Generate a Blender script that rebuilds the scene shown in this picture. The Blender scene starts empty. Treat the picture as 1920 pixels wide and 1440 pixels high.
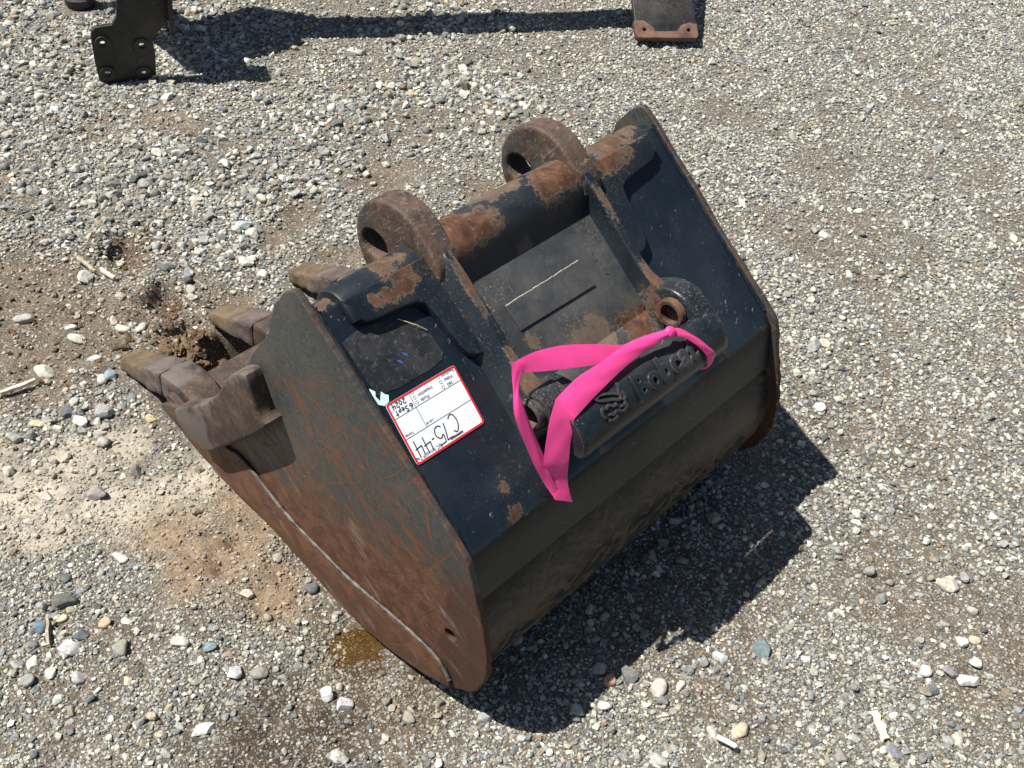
import bpy, bmesh, math, random
import numpy as np
from mathutils import Matrix, Vector
random.seed(7); RNG = np.random.default_rng(11)
S = bpy.context.scene
COL = S.collection

# ------------------------------------------------------------------ camera
PAN, PITCH, ROLL = 2.266923, 0.766366, 0.096557
CAMPOS = Vector((0.60315, -0.67535, 1.59736))
fw = Vector((math.cos(PAN)*math.cos(PITCH), math.sin(PAN)*math.cos(PITCH), -math.sin(PITCH)))
rt = Vector((math.sin(PAN), -math.cos(PAN), 0)); up = rt.cross(fw)
r2 = rt*math.cos(ROLL)+up*math.sin(ROLL); u2 = -rt*math.sin(ROLL)+up*math.cos(ROLL)
cd = bpy.data.cameras.new('camera'); cam = bpy.data.objects.new('camera', cd); COL.objects.link(cam)
cam.matrix_world = Matrix(((r2.x, u2.x, -fw.x, CAMPOS.x), (r2.y, u2.y, -fw.y, CAMPOS.y), (r2.z, u2.z, -fw.z, CAMPOS.z), (0, 0, 0, 1)))
cd.sensor_fit = 'HORIZONTAL'; cd.sensor_width = 36; cd.lens = 36*2.0981/1.92; cd.clip_start = 0.05; cd.clip_end = 200
S.camera = cam

# ------------------------------------------------------------------ light
SUN_AZ, SUN_EL = math.radians(44.5), math.radians(61.3)      # direction the light travels
ld = Vector((math.cos(SUN_EL)*math.cos(SUN_AZ), math.cos(SUN_EL)*math.sin(SUN_AZ), -math.sin(SUN_EL)))
sl = bpy.data.lights.new('sun', 'SUN'); sl.energy = 5.0; sl.angle = math.radians(0.5); sl.color = (1.0, 0.965, 0.905)
so = bpy.data.objects.new('sun', sl); COL.objects.link(so); so.location = (-3, -1, 4)
so.rotation_euler = ld.to_track_quat('-Z', 'Y').to_euler()
wd = bpy.data.worlds.new('World'); S.world = wd; wd.use_nodes = True
wn = wd.node_tree; bgn = wn.nodes['Background']
sky = wn.nodes.new('ShaderNodeTexSky'); sky.sky_type = 'NISHITA'; sky.sun_disc = False
sky.sun_elevation = SUN_EL; sky.sun_rotation = math.atan2(-ld.x, -ld.y)
wn.links.new(sky.outputs[0], bgn.inputs[0]); bgn.inputs[1].default_value = 0.05
S.view_settings.view_transform = 'Standard'; S.view_settings.look = 'None'
S.view_settings.exposure = 0.55; S.view_settings.gamma = 1.0; S.view_settings.use_curve_mapping = False

# ------------------------------------------------------------------ bucket frame on the sloping back: s down the slope, y across, h out of it
A0 = np.array((-0.340, 0.0, 0.634)); DV = np.array((0.790, 0, -0.613)); NV = np.array((0.613, 0, 0.790))
def SF(s, y, h): return A0+s*DV+h*NV+np.array((0, y, 0))
WID = 0.75

# ------------------------------------------------------------------ node helpers
class G:
    def __init__(self, name):
        self.m = bpy.data.materials.new(name); self.m.use_nodes = True
        self.t = self.m.node_tree; self.t.nodes.clear()
        self.out = self.t.nodes.new('ShaderNodeOutputMaterial'); self.b = self.t.nodes.new('ShaderNodeBsdfPrincipled')
        self.t.links.new(self.b.outputs[0], self.out.inputs[0])
        self.co = self.t.nodes.new('ShaderNodeTexCoord').outputs['Object']
    def put(self, sock, v):
        if hasattr(v, 'node'): self.t.links.new(v, sock)
        elif v is not None: sock.default_value = v
    def math(self, op, a, b=0.5, c=None, clamp=False):
        n = self.t.nodes.new('ShaderNodeMath'); n.operation = op; n.use_clamp = clamp
        self.put(n.inputs[0], a); self.put(n.inputs[1], b)
        if c is not None: self.put(n.inputs[2], c)
        return n.outputs[0]
    def vmath(self, op, a, b):
        n = self.t.nodes.new('ShaderNodeVectorMath'); n.operation = op
        self.put(n.inputs[0], a); self.put(n.inputs[1], b)
        return n.outputs['Value'] if op in ('DOT_PRODUCT', 'DISTANCE', 'LENGTH') else n.outputs[0]
    def noise(self, vec=None, scale=5, detail=4, rough=0.6, dist=0.0, col=False):
        n = self.t.nodes.new('ShaderNodeTexNoise'); self.put(n.inputs['Vector'], vec or self.co)
        n.inputs['Scale'].default_value = scale; n.inputs['Detail'].default_value = detail
        n.inputs['Roughness'].default_value = rough; n.inputs['Distortion'].default_value = dist
        return n.outputs['Color' if col else 'Fac']
    def voro(self, vec=None, scale=50, out='Distance', feature='F1', rnd=1.0):
        n = self.t.nodes.new('ShaderNodeTexVoronoi'); n.feature = feature; self.put(n.inputs['Vector'], vec or self.co)
        n.inputs['Scale'].default_value = scale; n.inputs['Randomness'].default_value = rnd
        return n.outputs[out]
    def step(self, x, a, b):
        n = self.t.nodes.new('ShaderNodeMapRange'); n.interpolation_type = 'SMOOTHSTEP'
        self.put(n.inputs[0], x); n.inputs[1].default_value = a; n.inputs[2].default_value = b
        n.inputs[3].default_value = 0; n.inputs[4].default_value = 1
        return n.outputs[0]
    def mix(self, f, a, b, mode='MIX'):
        n = self.t.nodes.new('ShaderNodeMix'); n.data_type = 'RGBA'; n.blend_type = mode
        self.put(n.inputs[0], f)
        for i, v in ((6, a), (7, b)):
            self.put(n.inputs[i], v if hasattr(v, 'node') else (*v, 1.0))
        return n.outputs[2]
    def xf(self, vec, scale=(1, 1, 1), rot=(0, 0, 0), loc=(0, 0, 0)):
        for sc_, ro_ in (((1, 1, 1), rot), (scale, (0, 0, 0))):          # turn first, then stretch
            n = self.t.nodes.new('ShaderNodeMapping'); self.put(n.inputs[0], vec)
            n.inputs['Scale'].default_value = sc_; n.inputs['Rotation'].default_value = ro_; vec = n.outputs[0]
        return vec
    def warp(self, amt, scale, vec=None, detail=3):
        c = self.vmath('SUBTRACT', self.noise(vec, scale, detail, col=True), (0.5, 0.5, 0.5))
        return self.vmath('MULTIPLY_ADD' if False else 'ADD', vec or self.co, self.vmath('MULTIPLY', c, (amt, amt, amt)))
    def attr(self, name):
        n = self.t.nodes.new('ShaderNodeAttribute'); n.attribute_name = name; return n.outputs['Color']
    def bump(self, h, strength=0.4, dist=0.002, prev=None):
        n = self.t.nodes.new('ShaderNodeBump'); n.inputs['Strength'].default_value = strength; n.inputs['Distance'].default_value = dist
        self.put(n.inputs['Height'], h)
        if prev is not None: self.put(n.inputs['Normal'], prev)
        return n.outputs[0]
    def edge(self, r=0.004):
        bv = self.t.nodes.new('ShaderNodeBevel'); bv.samples = 4; bv.inputs[0].default_value = r
        ge = self.t.nodes.new('ShaderNodeNewGeometry')
        return self.math('SUBTRACT', 1.0, self.vmath('DOT_PRODUCT', bv.outputs[0], ge.outputs['Normal']))
    def fin(self, col, rough, normal=None, metal=0.0, spec=0.5, coat=0.0):
        self.put(self.b.inputs['Base Color'], col if hasattr(col, 'node') else (*col, 1)); self.put(self.b.inputs['Roughness'], rough)
        self.put(self.b.inputs['Metallic'], metal); self.put(self.b.inputs['Specular IOR Level'], spec)
        if coat: self.b.inputs['Coat Weight'].default_value = coat; self.b.inputs['Coat Roughness'].default_value = 0.2
        if normal is not None: self.put(self.b.inputs['Normal'], normal)
        return self.m

RUST_D = (0.058, 0.030, 0.020); RUST_L = (0.150, 0.074, 0.044); RUST_O = (0.40, 0.15, 0.05)
def painted(name, base=(0.0085, 0.0142, 0.0200), blobs=(), rust=0.35, edge=0.5, dust=0.5, rough=0.36, cast=0.0, scr=0.4, dustcol=(0.20, 0.18, 0.15), ns=7, streak=None, spec=0.36, crest=None):
    """black enamel worn through to rust. blobs: (centre xyz, radius, strength)"""
    g = G(name)
    w = g.warp(0.05, 14, detail=5); w2 = g.warp(0.012, 60, w, 4)
    # rust field
    n1 = g.noise(None, ns, 6, 0.68); n2 = g.noise(None, 55, 4, 0.6)
    f = g.math('ADD', g.math('MULTIPLY', n1, 0.7), g.math('MULTIPLY', n2, 0.3))
    nf = g.noise(None, 190, 4, 0.72); halo = 0.0
    f = g.math('ADD', f, g.math('MULTIPLY', g.math('SUBTRACT', nf, 0.5), 0.22))
    r = g.step(f, 0.73-rust*0.22, 0.78-rust*0.22)
    if crest:
        hh = g.vmath('DOT_PRODUCT', g.vmath('SUBTRACT', g.co, tuple(float(v) for v in A0)), tuple(float(v) for v in NV))
        hh = g.math('ADD', hh, g.math('ADD', g.math('MULTIPLY', g.math('SUBTRACT', n1, .5), .016), g.math('MULTIPLY', g.math('SUBTRACT', nf, .5), .012)))
        r = g.math('MAXIMUM', r, g.math('MULTIPLY', g.step(hh, crest[0], crest[1]), .9))
    if streak:
        sx = g.t.nodes.new('ShaderNodeSeparateXYZ'); g.put(sx.inputs[0], g.co)
        q1 = g.noise(g.xf(w, (20, 4, 20), (0.5, 0, 0)), 1.0, 2, 0.5); q2 = g.noise(g.xf(w, (26, 5, 26), (-0.45, 0, 0)), 1.0, 2, 0.5)
        q1 = g.noise(g.xf(w, (60, 12, 60), (0.6, 0, 0)), 1.0, 5, 0.7); q2 = g.noise(g.xf(w, (90, 14, 90), (-0.5, 0, 0)), 1.0, 5, 0.7)
        zz = g.math('SUBTRACT', 1.0, g.step(g.math('ADD', sx.outputs[2], g.math('MULTIPLY', g.math('SUBTRACT', n1, 0.5), 0.22)), streak[0], streak[1]))
        r = g.math('MAXIMUM', r, g.math('MULTIPLY', g.math('MULTIPLY', zz, g.step(g.math('MAXIMUM', q1, q2), 0.50, 0.62)), 0.85))
    for c, rad, st in blobs:
        d = g.math('DIVIDE', g.vmath('DISTANCE', w2, tuple(float(v) for v in c)), rad)
        d = g.math('ADD', d, g.math('ADD', g.math('MULTIPLY', g.math('SUBTRACT', n2, 0.5), 1.9), g.math('MULTIPLY', g.math('SUBTRACT', nf, 0.5), 1.3)))
        r = g.math('MAXIMUM', r, g.math('MULTIPLY', g.math('SUBTRACT', 1.0, g.step(d, 0.72, 1.0)), st))
        halo = g.math('MAXIMUM', halo, g.math('SUBTRACT', 1.0, g.step(d, 0.9, 1.9)))
    if edge > 0:
        e = g.math('MULTIPLY', g.edge(0.005), g.math('ADD', n1, g.math('MULTIPLY', n2, 0.6)))
        r = g.math('MAXIMUM', r, g.math('MULTIPLY', g.step(e, 0.05, 0.15), edge))
    rn = g.noise(w, 40, 5, 0.7)
    rcol = g.mix(g.step(rn, 0.35, 0.7), RUST_D, RUST_L)
    rcol = g.mix(g.math('MULTIPLY', g.step(g.noise(None, 130, 3), 0.58, 0.75), 0.35), rcol, (0.34, 0.25, 0.19))
    # paint with haze of dust and fine scuffs
    s1 = g.noise(g.xf(w, (6, 260, 120), (0.3, 0.5, 0.6)), 1.0, 3, 0.6); s2 = g.noise(g.xf(g.co, (240, 9, 90), (0.2, 0.1, -0.5)), 1.0, 3, 0.6)
    sc = g.math('MULTIPLY', g.math('MAXIMUM', g.step(s1, 0.67, 0.74), g.step(s2, 0.68, 0.74)), g.step(g.noise(None, 9, 3), 0.42, 0.62))
    sp = g.math('MULTIPLY', g.step(g.noise(None, 260, 4, 0.78), 0.56, 0.66), g.step(g.noise(None, 8, 4), 0.45, 0.68))
    hz = g.step(g.noise(w, 5, 5, 0.7), 0.35, 0.85)
    pc = g.mix(hz, base, tuple(v*1.7+0.002 for v in base))
    pc = g.mix(g.math('MULTIPLY', hz, 0.22*dust), pc, dustcol)
    pc = g.mix(g.math('MULTIPLY', sp, 0.8*dust), pc, dustcol)
    pc = g.mix(g.math('MULTIPLY', sc, 0.6*scr), pc, (0.26, 0.25, 0.24))
    # a thin pale flaking rim round the rust
    pc = g.mix(g.math('MULTIPLY', halo, g.math('MULTIPLY', g.step(nf, .42, .62), .35)), pc, (0.10, 0.065, 0.042))
    col = g.mix(r, pc, rcol)
    rim = g.math('MULTIPLY', g.math('MULTIPLY', r, g.math('SUBTRACT', 1.0, r)), 1.6)
    col = g.mix(rim, col, (0.22, 0.18, 0.13))
    ro = g.math('ADD', g.math('MULTIPLY', r, 0.5), g.math('ADD', rough, g.math('ADD', g.math('MULTIPLY', hz, 0.18), g.math('MULTIPLY', sp, 0.3))), clamp=True)
    hgt = g.math('ADD', g.math('MULTIPLY', r, g.math('ADD', -0.8, g.math('MULTIPLY', rn, 0.9))), g.math('MULTIPLY', g.noise(None, 90, 4), 0.25+cast))
    hgt = g.math('ADD', hgt, g.math('MULTIPLY', g.noise(None, 16, 3), 0.9))
    return g.fin(col, ro, g.bump(hgt, 0.5, 0.0012), 0.0, g.math('SUBTRACT', spec, g.math('MULTIPLY', r, 0.18)))

def rusty(name, dark=0.5, grey=0.3, tint=(1, 1, 1), rough=0.72):
    g = G(name); w = g.warp(0.03, 20)
    n = g.noise(w, 22, 6, 0.7); f = g.noise(None, 160, 4, 0.7)
    d = tuple(a*b for a, b in zip(RUST_D, tint)); l = tuple(a*b for a, b in zip(RUST_L, tint))
    c = g.mix(g.step(n, 0.3+dark*0.15, 0.62+dark*0.15), d, l)
    c = g.mix(g.math('MULTIPLY', g.step(f, 0.55, 0.72), 0.35), c, (0.36, 0.27, 0.20))
    gm = g.math('MULTIPLY', g.step(g.noise(w, 9, 5), 0.52, 0.62), grey)
    c = g.mix(gm, c, (0.16, 0.14, 0.125))
    return g.fin(c, rough, g.bump(g.math('ADD', n, g.math('MULTIPLY', f, 0.6)), 0.6, 0.0014), 0.0, 0.35)

def side_steel():
    """flat side plate: bare grey steel with sweeping rust scratches, rusted through towards the floor"""
    g = G('side_plate_steel')
    sep = g.t.nodes.new('ShaderNodeSeparateXYZ'); g.put(sep.inputs[0], g.co); X, Y, Z = sep.outputs
    w = g.warp(0.030, 4, detail=2); wb = g.warp(0.16, 2.2, detail=2)
    lim = g.math('ADD', 0.345, g.math('MULTIPLY', X, 0.30))
    dz = g.math('SUBTRACT', lim, Z)
    fine = g.noise(g.xf(w, (75, 1, 330), (0, -0.66, 0)), 1.0, 5, 0.75)        # brushed scratches along the slope
    fin2 = g.noise(g.xf(w, (90, 1, 300), (0, -0.92, 0)), 1.0, 4, 0.65)
    st = g.noise(g.xf(w, (9, 1, 60), (0, -0.60, 0)), 1.0, 6, 0.7)
    n2 = g.noise(None, 70, 5, 0.68); n1 = g.noise(None, 10, 6, 0.68); n3 = g.noise(None, 330, 3, 0.6)
    zone = g.step(g.math('ADD', dz, g.math('ADD', g.math('MULTIPLY', g.math('SUBTRACT', st, 0.5), 0.50), g.math('MULTIPLY', g.math('SUBTRACT', n2, 0.5), 0.16))), -0.03, 0.06)
    line = lambda q, c, wd: g.math('SUBTRACT', 1.0, g.step(g.math('ABSOLUTE', g.math('SUBTRACT', q, c)), wd*.3, wd))
    scr = 0.0
    for k, (an, lv, sx_, sz_) in enumerate(((-.48, .44, 2.6, 20), (-.70, .55, 2.2, 25), (-.35, .50, 3.0, 17), (-.42, .50, 2.2, 17), (-.62, .46, 2.0, 21), (-.80, .53, 2.6, 19), (-.95, .48, 2.0, 15), (-.25, .52, 2.4, 22), (-1.25, .50, 2.0, 13), (-.55, .56, 1.6, 30), (.9, .47, 2.2, 12))):
        q = g.noise(g.vmath('ADD', g.xf(wb, (sx_, 1, sz_), (0, an, 0)), (k*7.3, 3.1*k, 0)), 1.0, 1, 0.4)
        mk = g.step(g.noise(g.vmath('ADD', g.co, (k*3.7, 0, k*1.9)), 6, 3), .42, .54)
        scr = g.math('MAXIMUM', scr, g.math('MULTIPLY', g.math('MULTIPLY', line(q, lv, .011 if k < 10 else .008), mk), g.math('ADD', .55, g.math('MULTIPLY', n2, .8))), clamp=True)
    scr = g.math('MULTIPLY', scr, g.step(dz, -0.33, -0.16))
    low = g.step(dz, -0.26, 0.02)                                             # brown stain thickening downwards
    stain = g.math('MULTIPLY', g.step(g.math('ADD', g.math('MULTIPLY', fine, .6), g.math('MULTIPLY', n1, .5)), .50, .66), g.math('ADD', .02, g.math('MULTIPLY', g.math('POWER', low, 2.0), .95)))
    r = g.math('MAXIMUM', zone, g.math('MAXIMUM', g.math('MULTIPLY', scr, 1.0), g.math('MULTIPLY', stain, 0.45)))
    top = g.math('ADD', g.math('MULTIPLY', g.math('ADD', X, 0.34), 0.613), g.math('MULTIPLY', g.math('SUBTRACT', Z, 0.634), 0.79))
    er = g.step(g.math('ADD', top, g.math('MULTIPLY', g.math('SUBTRACT', n1, 0.5), 0.03)), -0.004, 0.001)
    r = g.math('MAXIMUM', r, g.math('MULTIPLY', g.math('MULTIPLY', er, g.step(n2, .40, .60)), 0.75))
    gcol = g.mix(g.step(fine, 0.36, 0.66), (0.032, 0.038, 0.038), (0.078, 0.084, 0.080))
    gcol = g.mix(g.math('MULTIPLY', g.step(fin2, 0.60, 0.70), 0.5), gcol, (0.165, 0.150, 0.125))
    gcol = g.mix(g.math('MULTIPLY', g.step(n3, 0.52, 0.64), 0.45), gcol, (0.030, 0.032, 0.031))
    gcol = g.mix(g.math('MULTIPLY', g.step(n1, 0.5, 0.7), 0.45), gcol, (0.12, 0.098, 0.070))
    rc = g.mix(g.step(g.noise(w, 34, 6, 0.72), 0.34, 0.66), (0.072, 0.033, 0.019), (0.168, 0.075, 0.040))
    rc = g.mix(g.math('MULTIPLY', g.step(n3, 0.46, 0.62), 0.6), rc, (0.070, 0.034, 0.021))
    rc = g.mix(g.math('MULTIPLY', g.step(fine, 0.58, 0.72), 0.28), rc, (0.27, 0.15, 0.095))
    orange = g.step(g.math('SUBTRACT', 0.085, Z), -0.02, 0.06)
    rc = g.mix(g.math('MULTIPLY', orange, 0.40), rc, (0.175, 0.092, 0.046))
    heel = g.step(g.math('ADD', X, g.math('MULTIPLY', g.math('SUBTRACT', g.noise(None, 14, 6, 0.7), 0.5), 0.13)), -0.050, -0.044)
    rc = g.mix(g.math('MULTIPLY', heel, 0.8), rc, (0.062, 0.030, 0.019))
    sm = g.math('MULTIPLY', g.math('MULTIPLY', g.step(g.noise(g.xf(w, (8, 1, 30), (0, -0.7, 0)), 1.0, 5), 0.56, 0.70), zone), g.math('MULTIPLY', n2, 0.75))
    rl = g.mix(g.math('MULTIPLY', scr, g.math('SUBTRACT', 1.0, zone)), rc, (0.135, 0.060, 0.031))
    col = g.mix(r, gcol, rl)
    col = g.mix(sm, col, (0.36, 0.29, 0.25))
    fl = g.step(g.noise(g.xf(g.co, (190, 1, 420), (0, -0.85, 0)), 1.0, 2), 0.685, 0.72)
    col = g.mix(g.math('MULTIPLY', fl, 0.7), col, (0.46, 0.42, 0.36))
    ro = g.math('ADD', 0.46, g.math('MULTIPLY', r, 0.30))
    h = g.math('ADD', g.math('MULTIPLY', n2, 0.45), g.math('ADD', g.math('MULTIPLY', fine, 0.55), g.math('MULTIPLY', fl, 0.7)))
    h = g.math('ADD', h, g.math('MULTIPLY', g.math('MULTIPLY', n3, r), .35))
    return g.fin(col, ro, g.bump(g.math('SUBTRACT', h, g.math('MULTIPLY', scr, 0.4)), 0.5, 0.0011), 0.1, 0.4)

def P(s, y, h=0.015): return SF(s, y, h)
M_TOP = painted('back_plate_paint', blobs=[(P(.361, .115, 0), .013, 1), (P(.352, .118, 0), .009, 1), (P(.408, .112, -.006), .016, 1), (P(.323, .617, 0), .014, .9), (P(.338, .62, 0), .010, .9),
        (P(.012, .028, -.006), .014, .9), (P(.42, .30, -.02), .02, .5), (P(.41, .60, -.01), .012, .7)], rust=0.05, edge=0.25, dust=0.25, rough=0.17, scr=1.6, spec=0.48)
M_BAND = painted('band_paint', base=(0.008, 0.012, 0.0145), rust=0.34, edge=0.1, dust=0.75, rough=0.3, scr=1.8, spec=0.24, ns=11)
M_PAD = painted('pad_paint', blobs=[(P(.024, .150), .032, 1), (P(.0, .13), .026, 1), (P(.022, .122), .014, 1), (P(.052, .140), .016, 1), (P(.05, .112), .013, 1), (P(.058, .092), .012, 1),
        (P(.028, .59), .036, 1), (P(.015, .63), .032, .9), (P(.036, .625), .017, .9), (P(.01, .68), .02, .9), (P(.0, .08, -.01), .02, .7)], rust=0.12, edge=0.35, dust=0.5, rough=0.3, scr=0.8)
M_RIDGE = painted('ridge_paint', blobs=[(P(.02, .262, .03), .047, 1), (P(.03, .295, .03), .036, 1), (P(.02, .475, .03), .047, 1), (P(.03, .445, .03), .036, 1), (P(-.01, .35, .0), .03, .8), (P(-.01, .40, .0), .03, .8),
        (P(.0, .14, 0), .03, .9), (P(.0, .62, 0), .05, .9), (P(.0, .68, 0), .025, .8), (P(.09, .36, .0), .02, .4)], rust=0.30, edge=0.3, dust=1.0, rough=0.42, scr=1)
def ear_mat():
    g = G('worn_hook_steel'); w = g.warp(0.03, 16, detail=4)
    a = g.noise(w, 16, 6, 0.72); b = g.noise(None, 75, 5, 0.72); c = g.noise(g.xf(w, (30, 60, 210), (0, 0.9, 0.2)), 1.0, 4, 0.7); d = g.noise(g.xf(w, (210, 50, 40), (0.3, 0.2, 0)), 1.0, 4, 0.7)
    col = g.mix(g.step(a, .38, .60), (0.042, 0.032, 0.026), (0.115, 0.070, 0.050))
    col = g.mix(g.step(g.noise(w, 9, 5, .7), .52, .60), col, (0.060, 0.058, 0.055))
    pale = g.math('MULTIPLY', g.math('MAXIMUM', g.step(c, .54, .66), g.step(d, .56, .66)), g.step(b, .40, .58))
    col = g.mix(g.math('MULTIPLY', pale, .75), col, (0.30, 0.245, 0.20))
    col = g.mix(g.math('MULTIPLY', g.step(b, .60, .70), .6), col, (0.030, 0.026, 0.022))
    return g.fin(col, 0.62, g.bump(g.math('ADD', g.math('MULTIPLY', a, 1.3), g.math('ADD', b, g.math('MULTIPLY', pale, .5))), 0.8, 0.0022), 0, 0.35)
M_EAR = ear_mat()
M_RAIL = painted('rail_paint', crest=(.0315, .0345), rust=0.22, edge=0.9, dust=0.6, rough=0.34, cast=0.4, scr=0.6,
        blobs=[(P(.284, .50, .03), .03, 1), (P(.27, .51, .02), .03, .8)])
M_INNER = painted('pocket_floor_paint', base=(0.034, 0.039, 0.043), rust=0.24, edge=0.15, dust=2.0, rough=0.4, cast=1.2, scr=0.8, dustcol=(0.24, 0.21, 0.165),
        blobs=[(P(.284, .468, 0), .034, 1), (P(.275, .49, 0), .024, 1), (P(.262, .40, 0), .03, .55), (P(.262, .37, 0), .026, .45), (P(.215, .287, 0), .014, .6)])
M_LETTER = painted('letter_paint', rust=0.35, edge=0.25, dust=1.5, rough=0.3, cast=0.6, scr=0.6, ns=25)
M_BAR = painted('bar_paint', rust=0.42, edge=0.95, dust=1.5, rough=0.3, cast=0.9, scr=1.6, ns=16)
M_FLOOR = painted('heel_paint', base=(0.010, 0.013, 0.0145), rust=0.55, edge=0.2, dust=0.45, rough=0.26, cast=0.3, scr=1.0, ns=13, streak=(0.14, 0.30), spec=0.2)
M_BLACK = painted('old_black_paint', base=(0.012, 0.012, 0.012), rust=0.16, edge=0.8, dust=1.2, rough=0.42, cast=0.8, scr=1.2, ns=14)
M_SIDE = side_steel()
M_RUST = rusty('rusted_steel'); M_BLOCK = rusty('worn_rust_casting', 0.7, 0.6, (0.80, 1.05, 1.25))
M_TOOTH = rusty('dirt_caked_tooth', 0.2, 0.45, (0.95, 1.35, 1.30), 0.9)
def dirt_mat():
    g = G('mud_caked_tooth'); w = g.warp(0.03, 25); n = g.noise(w, 30, 6, .7); f = g.noise(None, 200, 4, .7)
    sx = g.t.nodes.new('ShaderNodeSeparateXYZ'); g.put(sx.inputs[0], g.co)
    mud = g.mix(g.step(n, .35, .65), (0.105, 0.076, 0.048), (0.175, 0.128, 0.082)); st = g.mix(g.step(n, .35, .65), (0.085, 0.066, 0.058), (0.155, 0.122, 0.108))
    k = g.step(g.math('ADD', sx.outputs[0], g.math('MULTIPLY', g.math('SUBTRACT', n, .5), .12)), -.935, -.905)
    c = g.mix(k, mud, st); c = g.mix(g.math('MULTIPLY', g.step(f, .58, .72), .4), c, (0.045, 0.034, 0.026))
    return g.fin(c, .9, g.bump(g.math('ADD', n, g.math('MULTIPLY', f, .7)), .8, .003), 0, .25)
M_TOOTH = dirt_mat()
M_RUSTO = rusty('orange_rust', 0.1, 0.1, (1.25, 1.35, 1.5))
def plain(name, c, rough=0.5, nz=0.15, bumpn=0.0, spec=0.5):
    g = G(name); n = g.noise(None, 60, 4)
    col = g.mix(g.step(n, 0.3, 0.75), tuple(v*(1-nz) for v in c), tuple(min(1, v*(1+nz)) for v in c))
    return g.fin(col, rough, g.bump(g.noise(None, 220, 3), bumpn, 0.001) if bumpn else None, 0, spec)
M_WELD = plain('scraped_weld', (0.10, 0.088, 0.075), 0.5, 0.7, 0.9)
M_DARK = plain('seam_black', (0.012, 0.011, 0.010), 0.8)  # near-black colour of the near weld seam
M_TAGW = plain('tag_white', (0.80, 0.82, 0.84), 0.4, 0.04); M_TAGR = plain('tag_red', (0.62, 0.03, 0.035), 0.4, 0.08)
M_INK = plain('ink_black', (0.015, 0.015, 0.02), 0.5); M_INKG = plain('print_grey', (0.10, 0.10, 0.12), 0.5)
M_CYAN = plain('sticker_pale', (0.62, 0.78, 0.80), 0.4); M_BLUE = plain('sticker_blue', (0.03, 0.13, 0.45), 0.4)
M_STRAW = plain('dry_straw', (0.55, 0.45, 0.30), 0.7, 0.3); M_CHIP = plain('pale_wood_chip', (0.72, 0.64, 0.47), 0.7, 0.15, 0.5)
M_TWIG = plain('grey_twig', (0.40, 0.33, 0.24), 0.8, 0.3, 0.6)
def decal_mat():
    g = G('scuffed_decal'); w = g.warp(0.02, 40)
    n = g.noise(w, 60, 6, 0.75); b = g.step(g.noise(w, 18, 5, 0.7), 0.4, 0.7)
    c = g.mix(g.math('MULTIPLY', g.step(g.noise(w, 120, 6, .8), 0.52, 0.68), 0.42), (0.013, 0.015, 0.018), (0.22, 0.21, 0.19))
    c = g.mix(g.math('MULTIPLY', b, 0.08), c, (0.20, 0.18, 0.15))
    return g.fin(c, g.math('ADD', 0.5, g.math('MULTIPLY', b, 0.3)), g.bump(n, 0.5, 0.0008))
M_DECAL = decal_mat()
def ribbon_mat():
    g = G('pink_flagging_tape'); n = g.noise(g.xf(g.co, (20, 20, 20)), 3, 3)
    col = g.mix(n, (1.0, 0.065, 0.31), (1.0, 0.10, 0.38))
    g.fin(col, 0.38, g.bump(g.math('ADD', g.noise(None, 60, 3), g.math('MULTIPLY', g.noise(g.xf(g.co, (60, 12, 60), (.3, .2, .5)), 1.0, 3), 0.8)), 0.07, 0.003), 0, 0.5)
    tr = g.t.nodes.new('ShaderNodeBsdfTranslucent'); g.put(tr.inputs[0], col)
    mx = g.t.nodes.new('ShaderNodeMixShader'); mx.inputs[0].default_value = 0.22
    g.t.links.new(g.b.outputs[0], mx.inputs[1]); g.t.links.new(tr.outputs[0], mx.inputs[2]); g.t.links.new(mx.outputs[0], g.out.inputs[0])
    return g.m
M_PINK = ribbon_mat()

# ------------------------------------------------------------------ mesh helpers
def obj(name, me, mat=None, parent=None, smooth=None):
    o = bpy.data.objects.new(name, me); COL.objects.link(o)
    if mat: me.materials.clear(); me.materials.append(mat)
    if parent is not None: o.parent = parent
    if smooth is not None:
        me.polygons.foreach_set('use_smooth', [True]*len(me.polygons)); me.set_sharp_from_angle(angle=math.radians(smooth))
    return o
def tag(o, label, cat, group=None, kind=None):
    if label: o['label'] = label
    if cat: o['category'] = cat
    if group: o['group'] = group
    if kind: o['kind'] = kind
    return o
def empty(name, loc=(0, 0, 0)):
    o = bpy.data.objects.new(name, None); o.location = loc; o.empty_display_size = 0.05; COL.objects.link(o); return o
def mesh(vs, fs):
    me = bpy.data.meshes.new('m'); me.from_pydata([tuple(map(float, v)) for v in vs], [], fs); me.update()
    bm = bmesh.new(); bm.from_mesh(me); bmesh.ops.remove_doubles(bm, verts=bm.verts, dist=1e-5)
    bmesh.ops.recalc_face_normals(bm, faces=bm.faces); bm.to_mesh(me); bm.free(); return me
from mathutils import noise as mnoise
def roughen(me, amp=.002, sc=45, cuts=3):
    bm = bmesh.new(); bm.from_mesh(me); bmesh.ops.subdivide_edges(bm, edges=bm.edges, cuts=cuts, use_grid_fill=True, smooth=0.0)
    bmesh.ops.triangulate(bm, faces=bm.faces); bm.normal_update()
    for v in bm.verts: v.co += v.normal*amp*(mnoise.fractal(v.co*sc, 1.0, 2.0, 3))
    bm.to_mesh(me); bm.free(); return me
def bevelled(me, w, seg=2, ang=35):
    bm = bmesh.new(); bm.from_mesh(me)
    ed = [e for e in bm.edges if len(e.link_faces) == 2 and e.calc_face_angle(0) > math.radians(ang)]
    bmesh.ops.bevel(bm, geom=ed, offset=w, segments=seg, affect='EDGES', profile=0.5, clamp_overlap=True)
    bmesh.ops.recalc_face_normals(bm, faces=bm.faces); bm.to_mesh(me); bm.free(); return me
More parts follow.
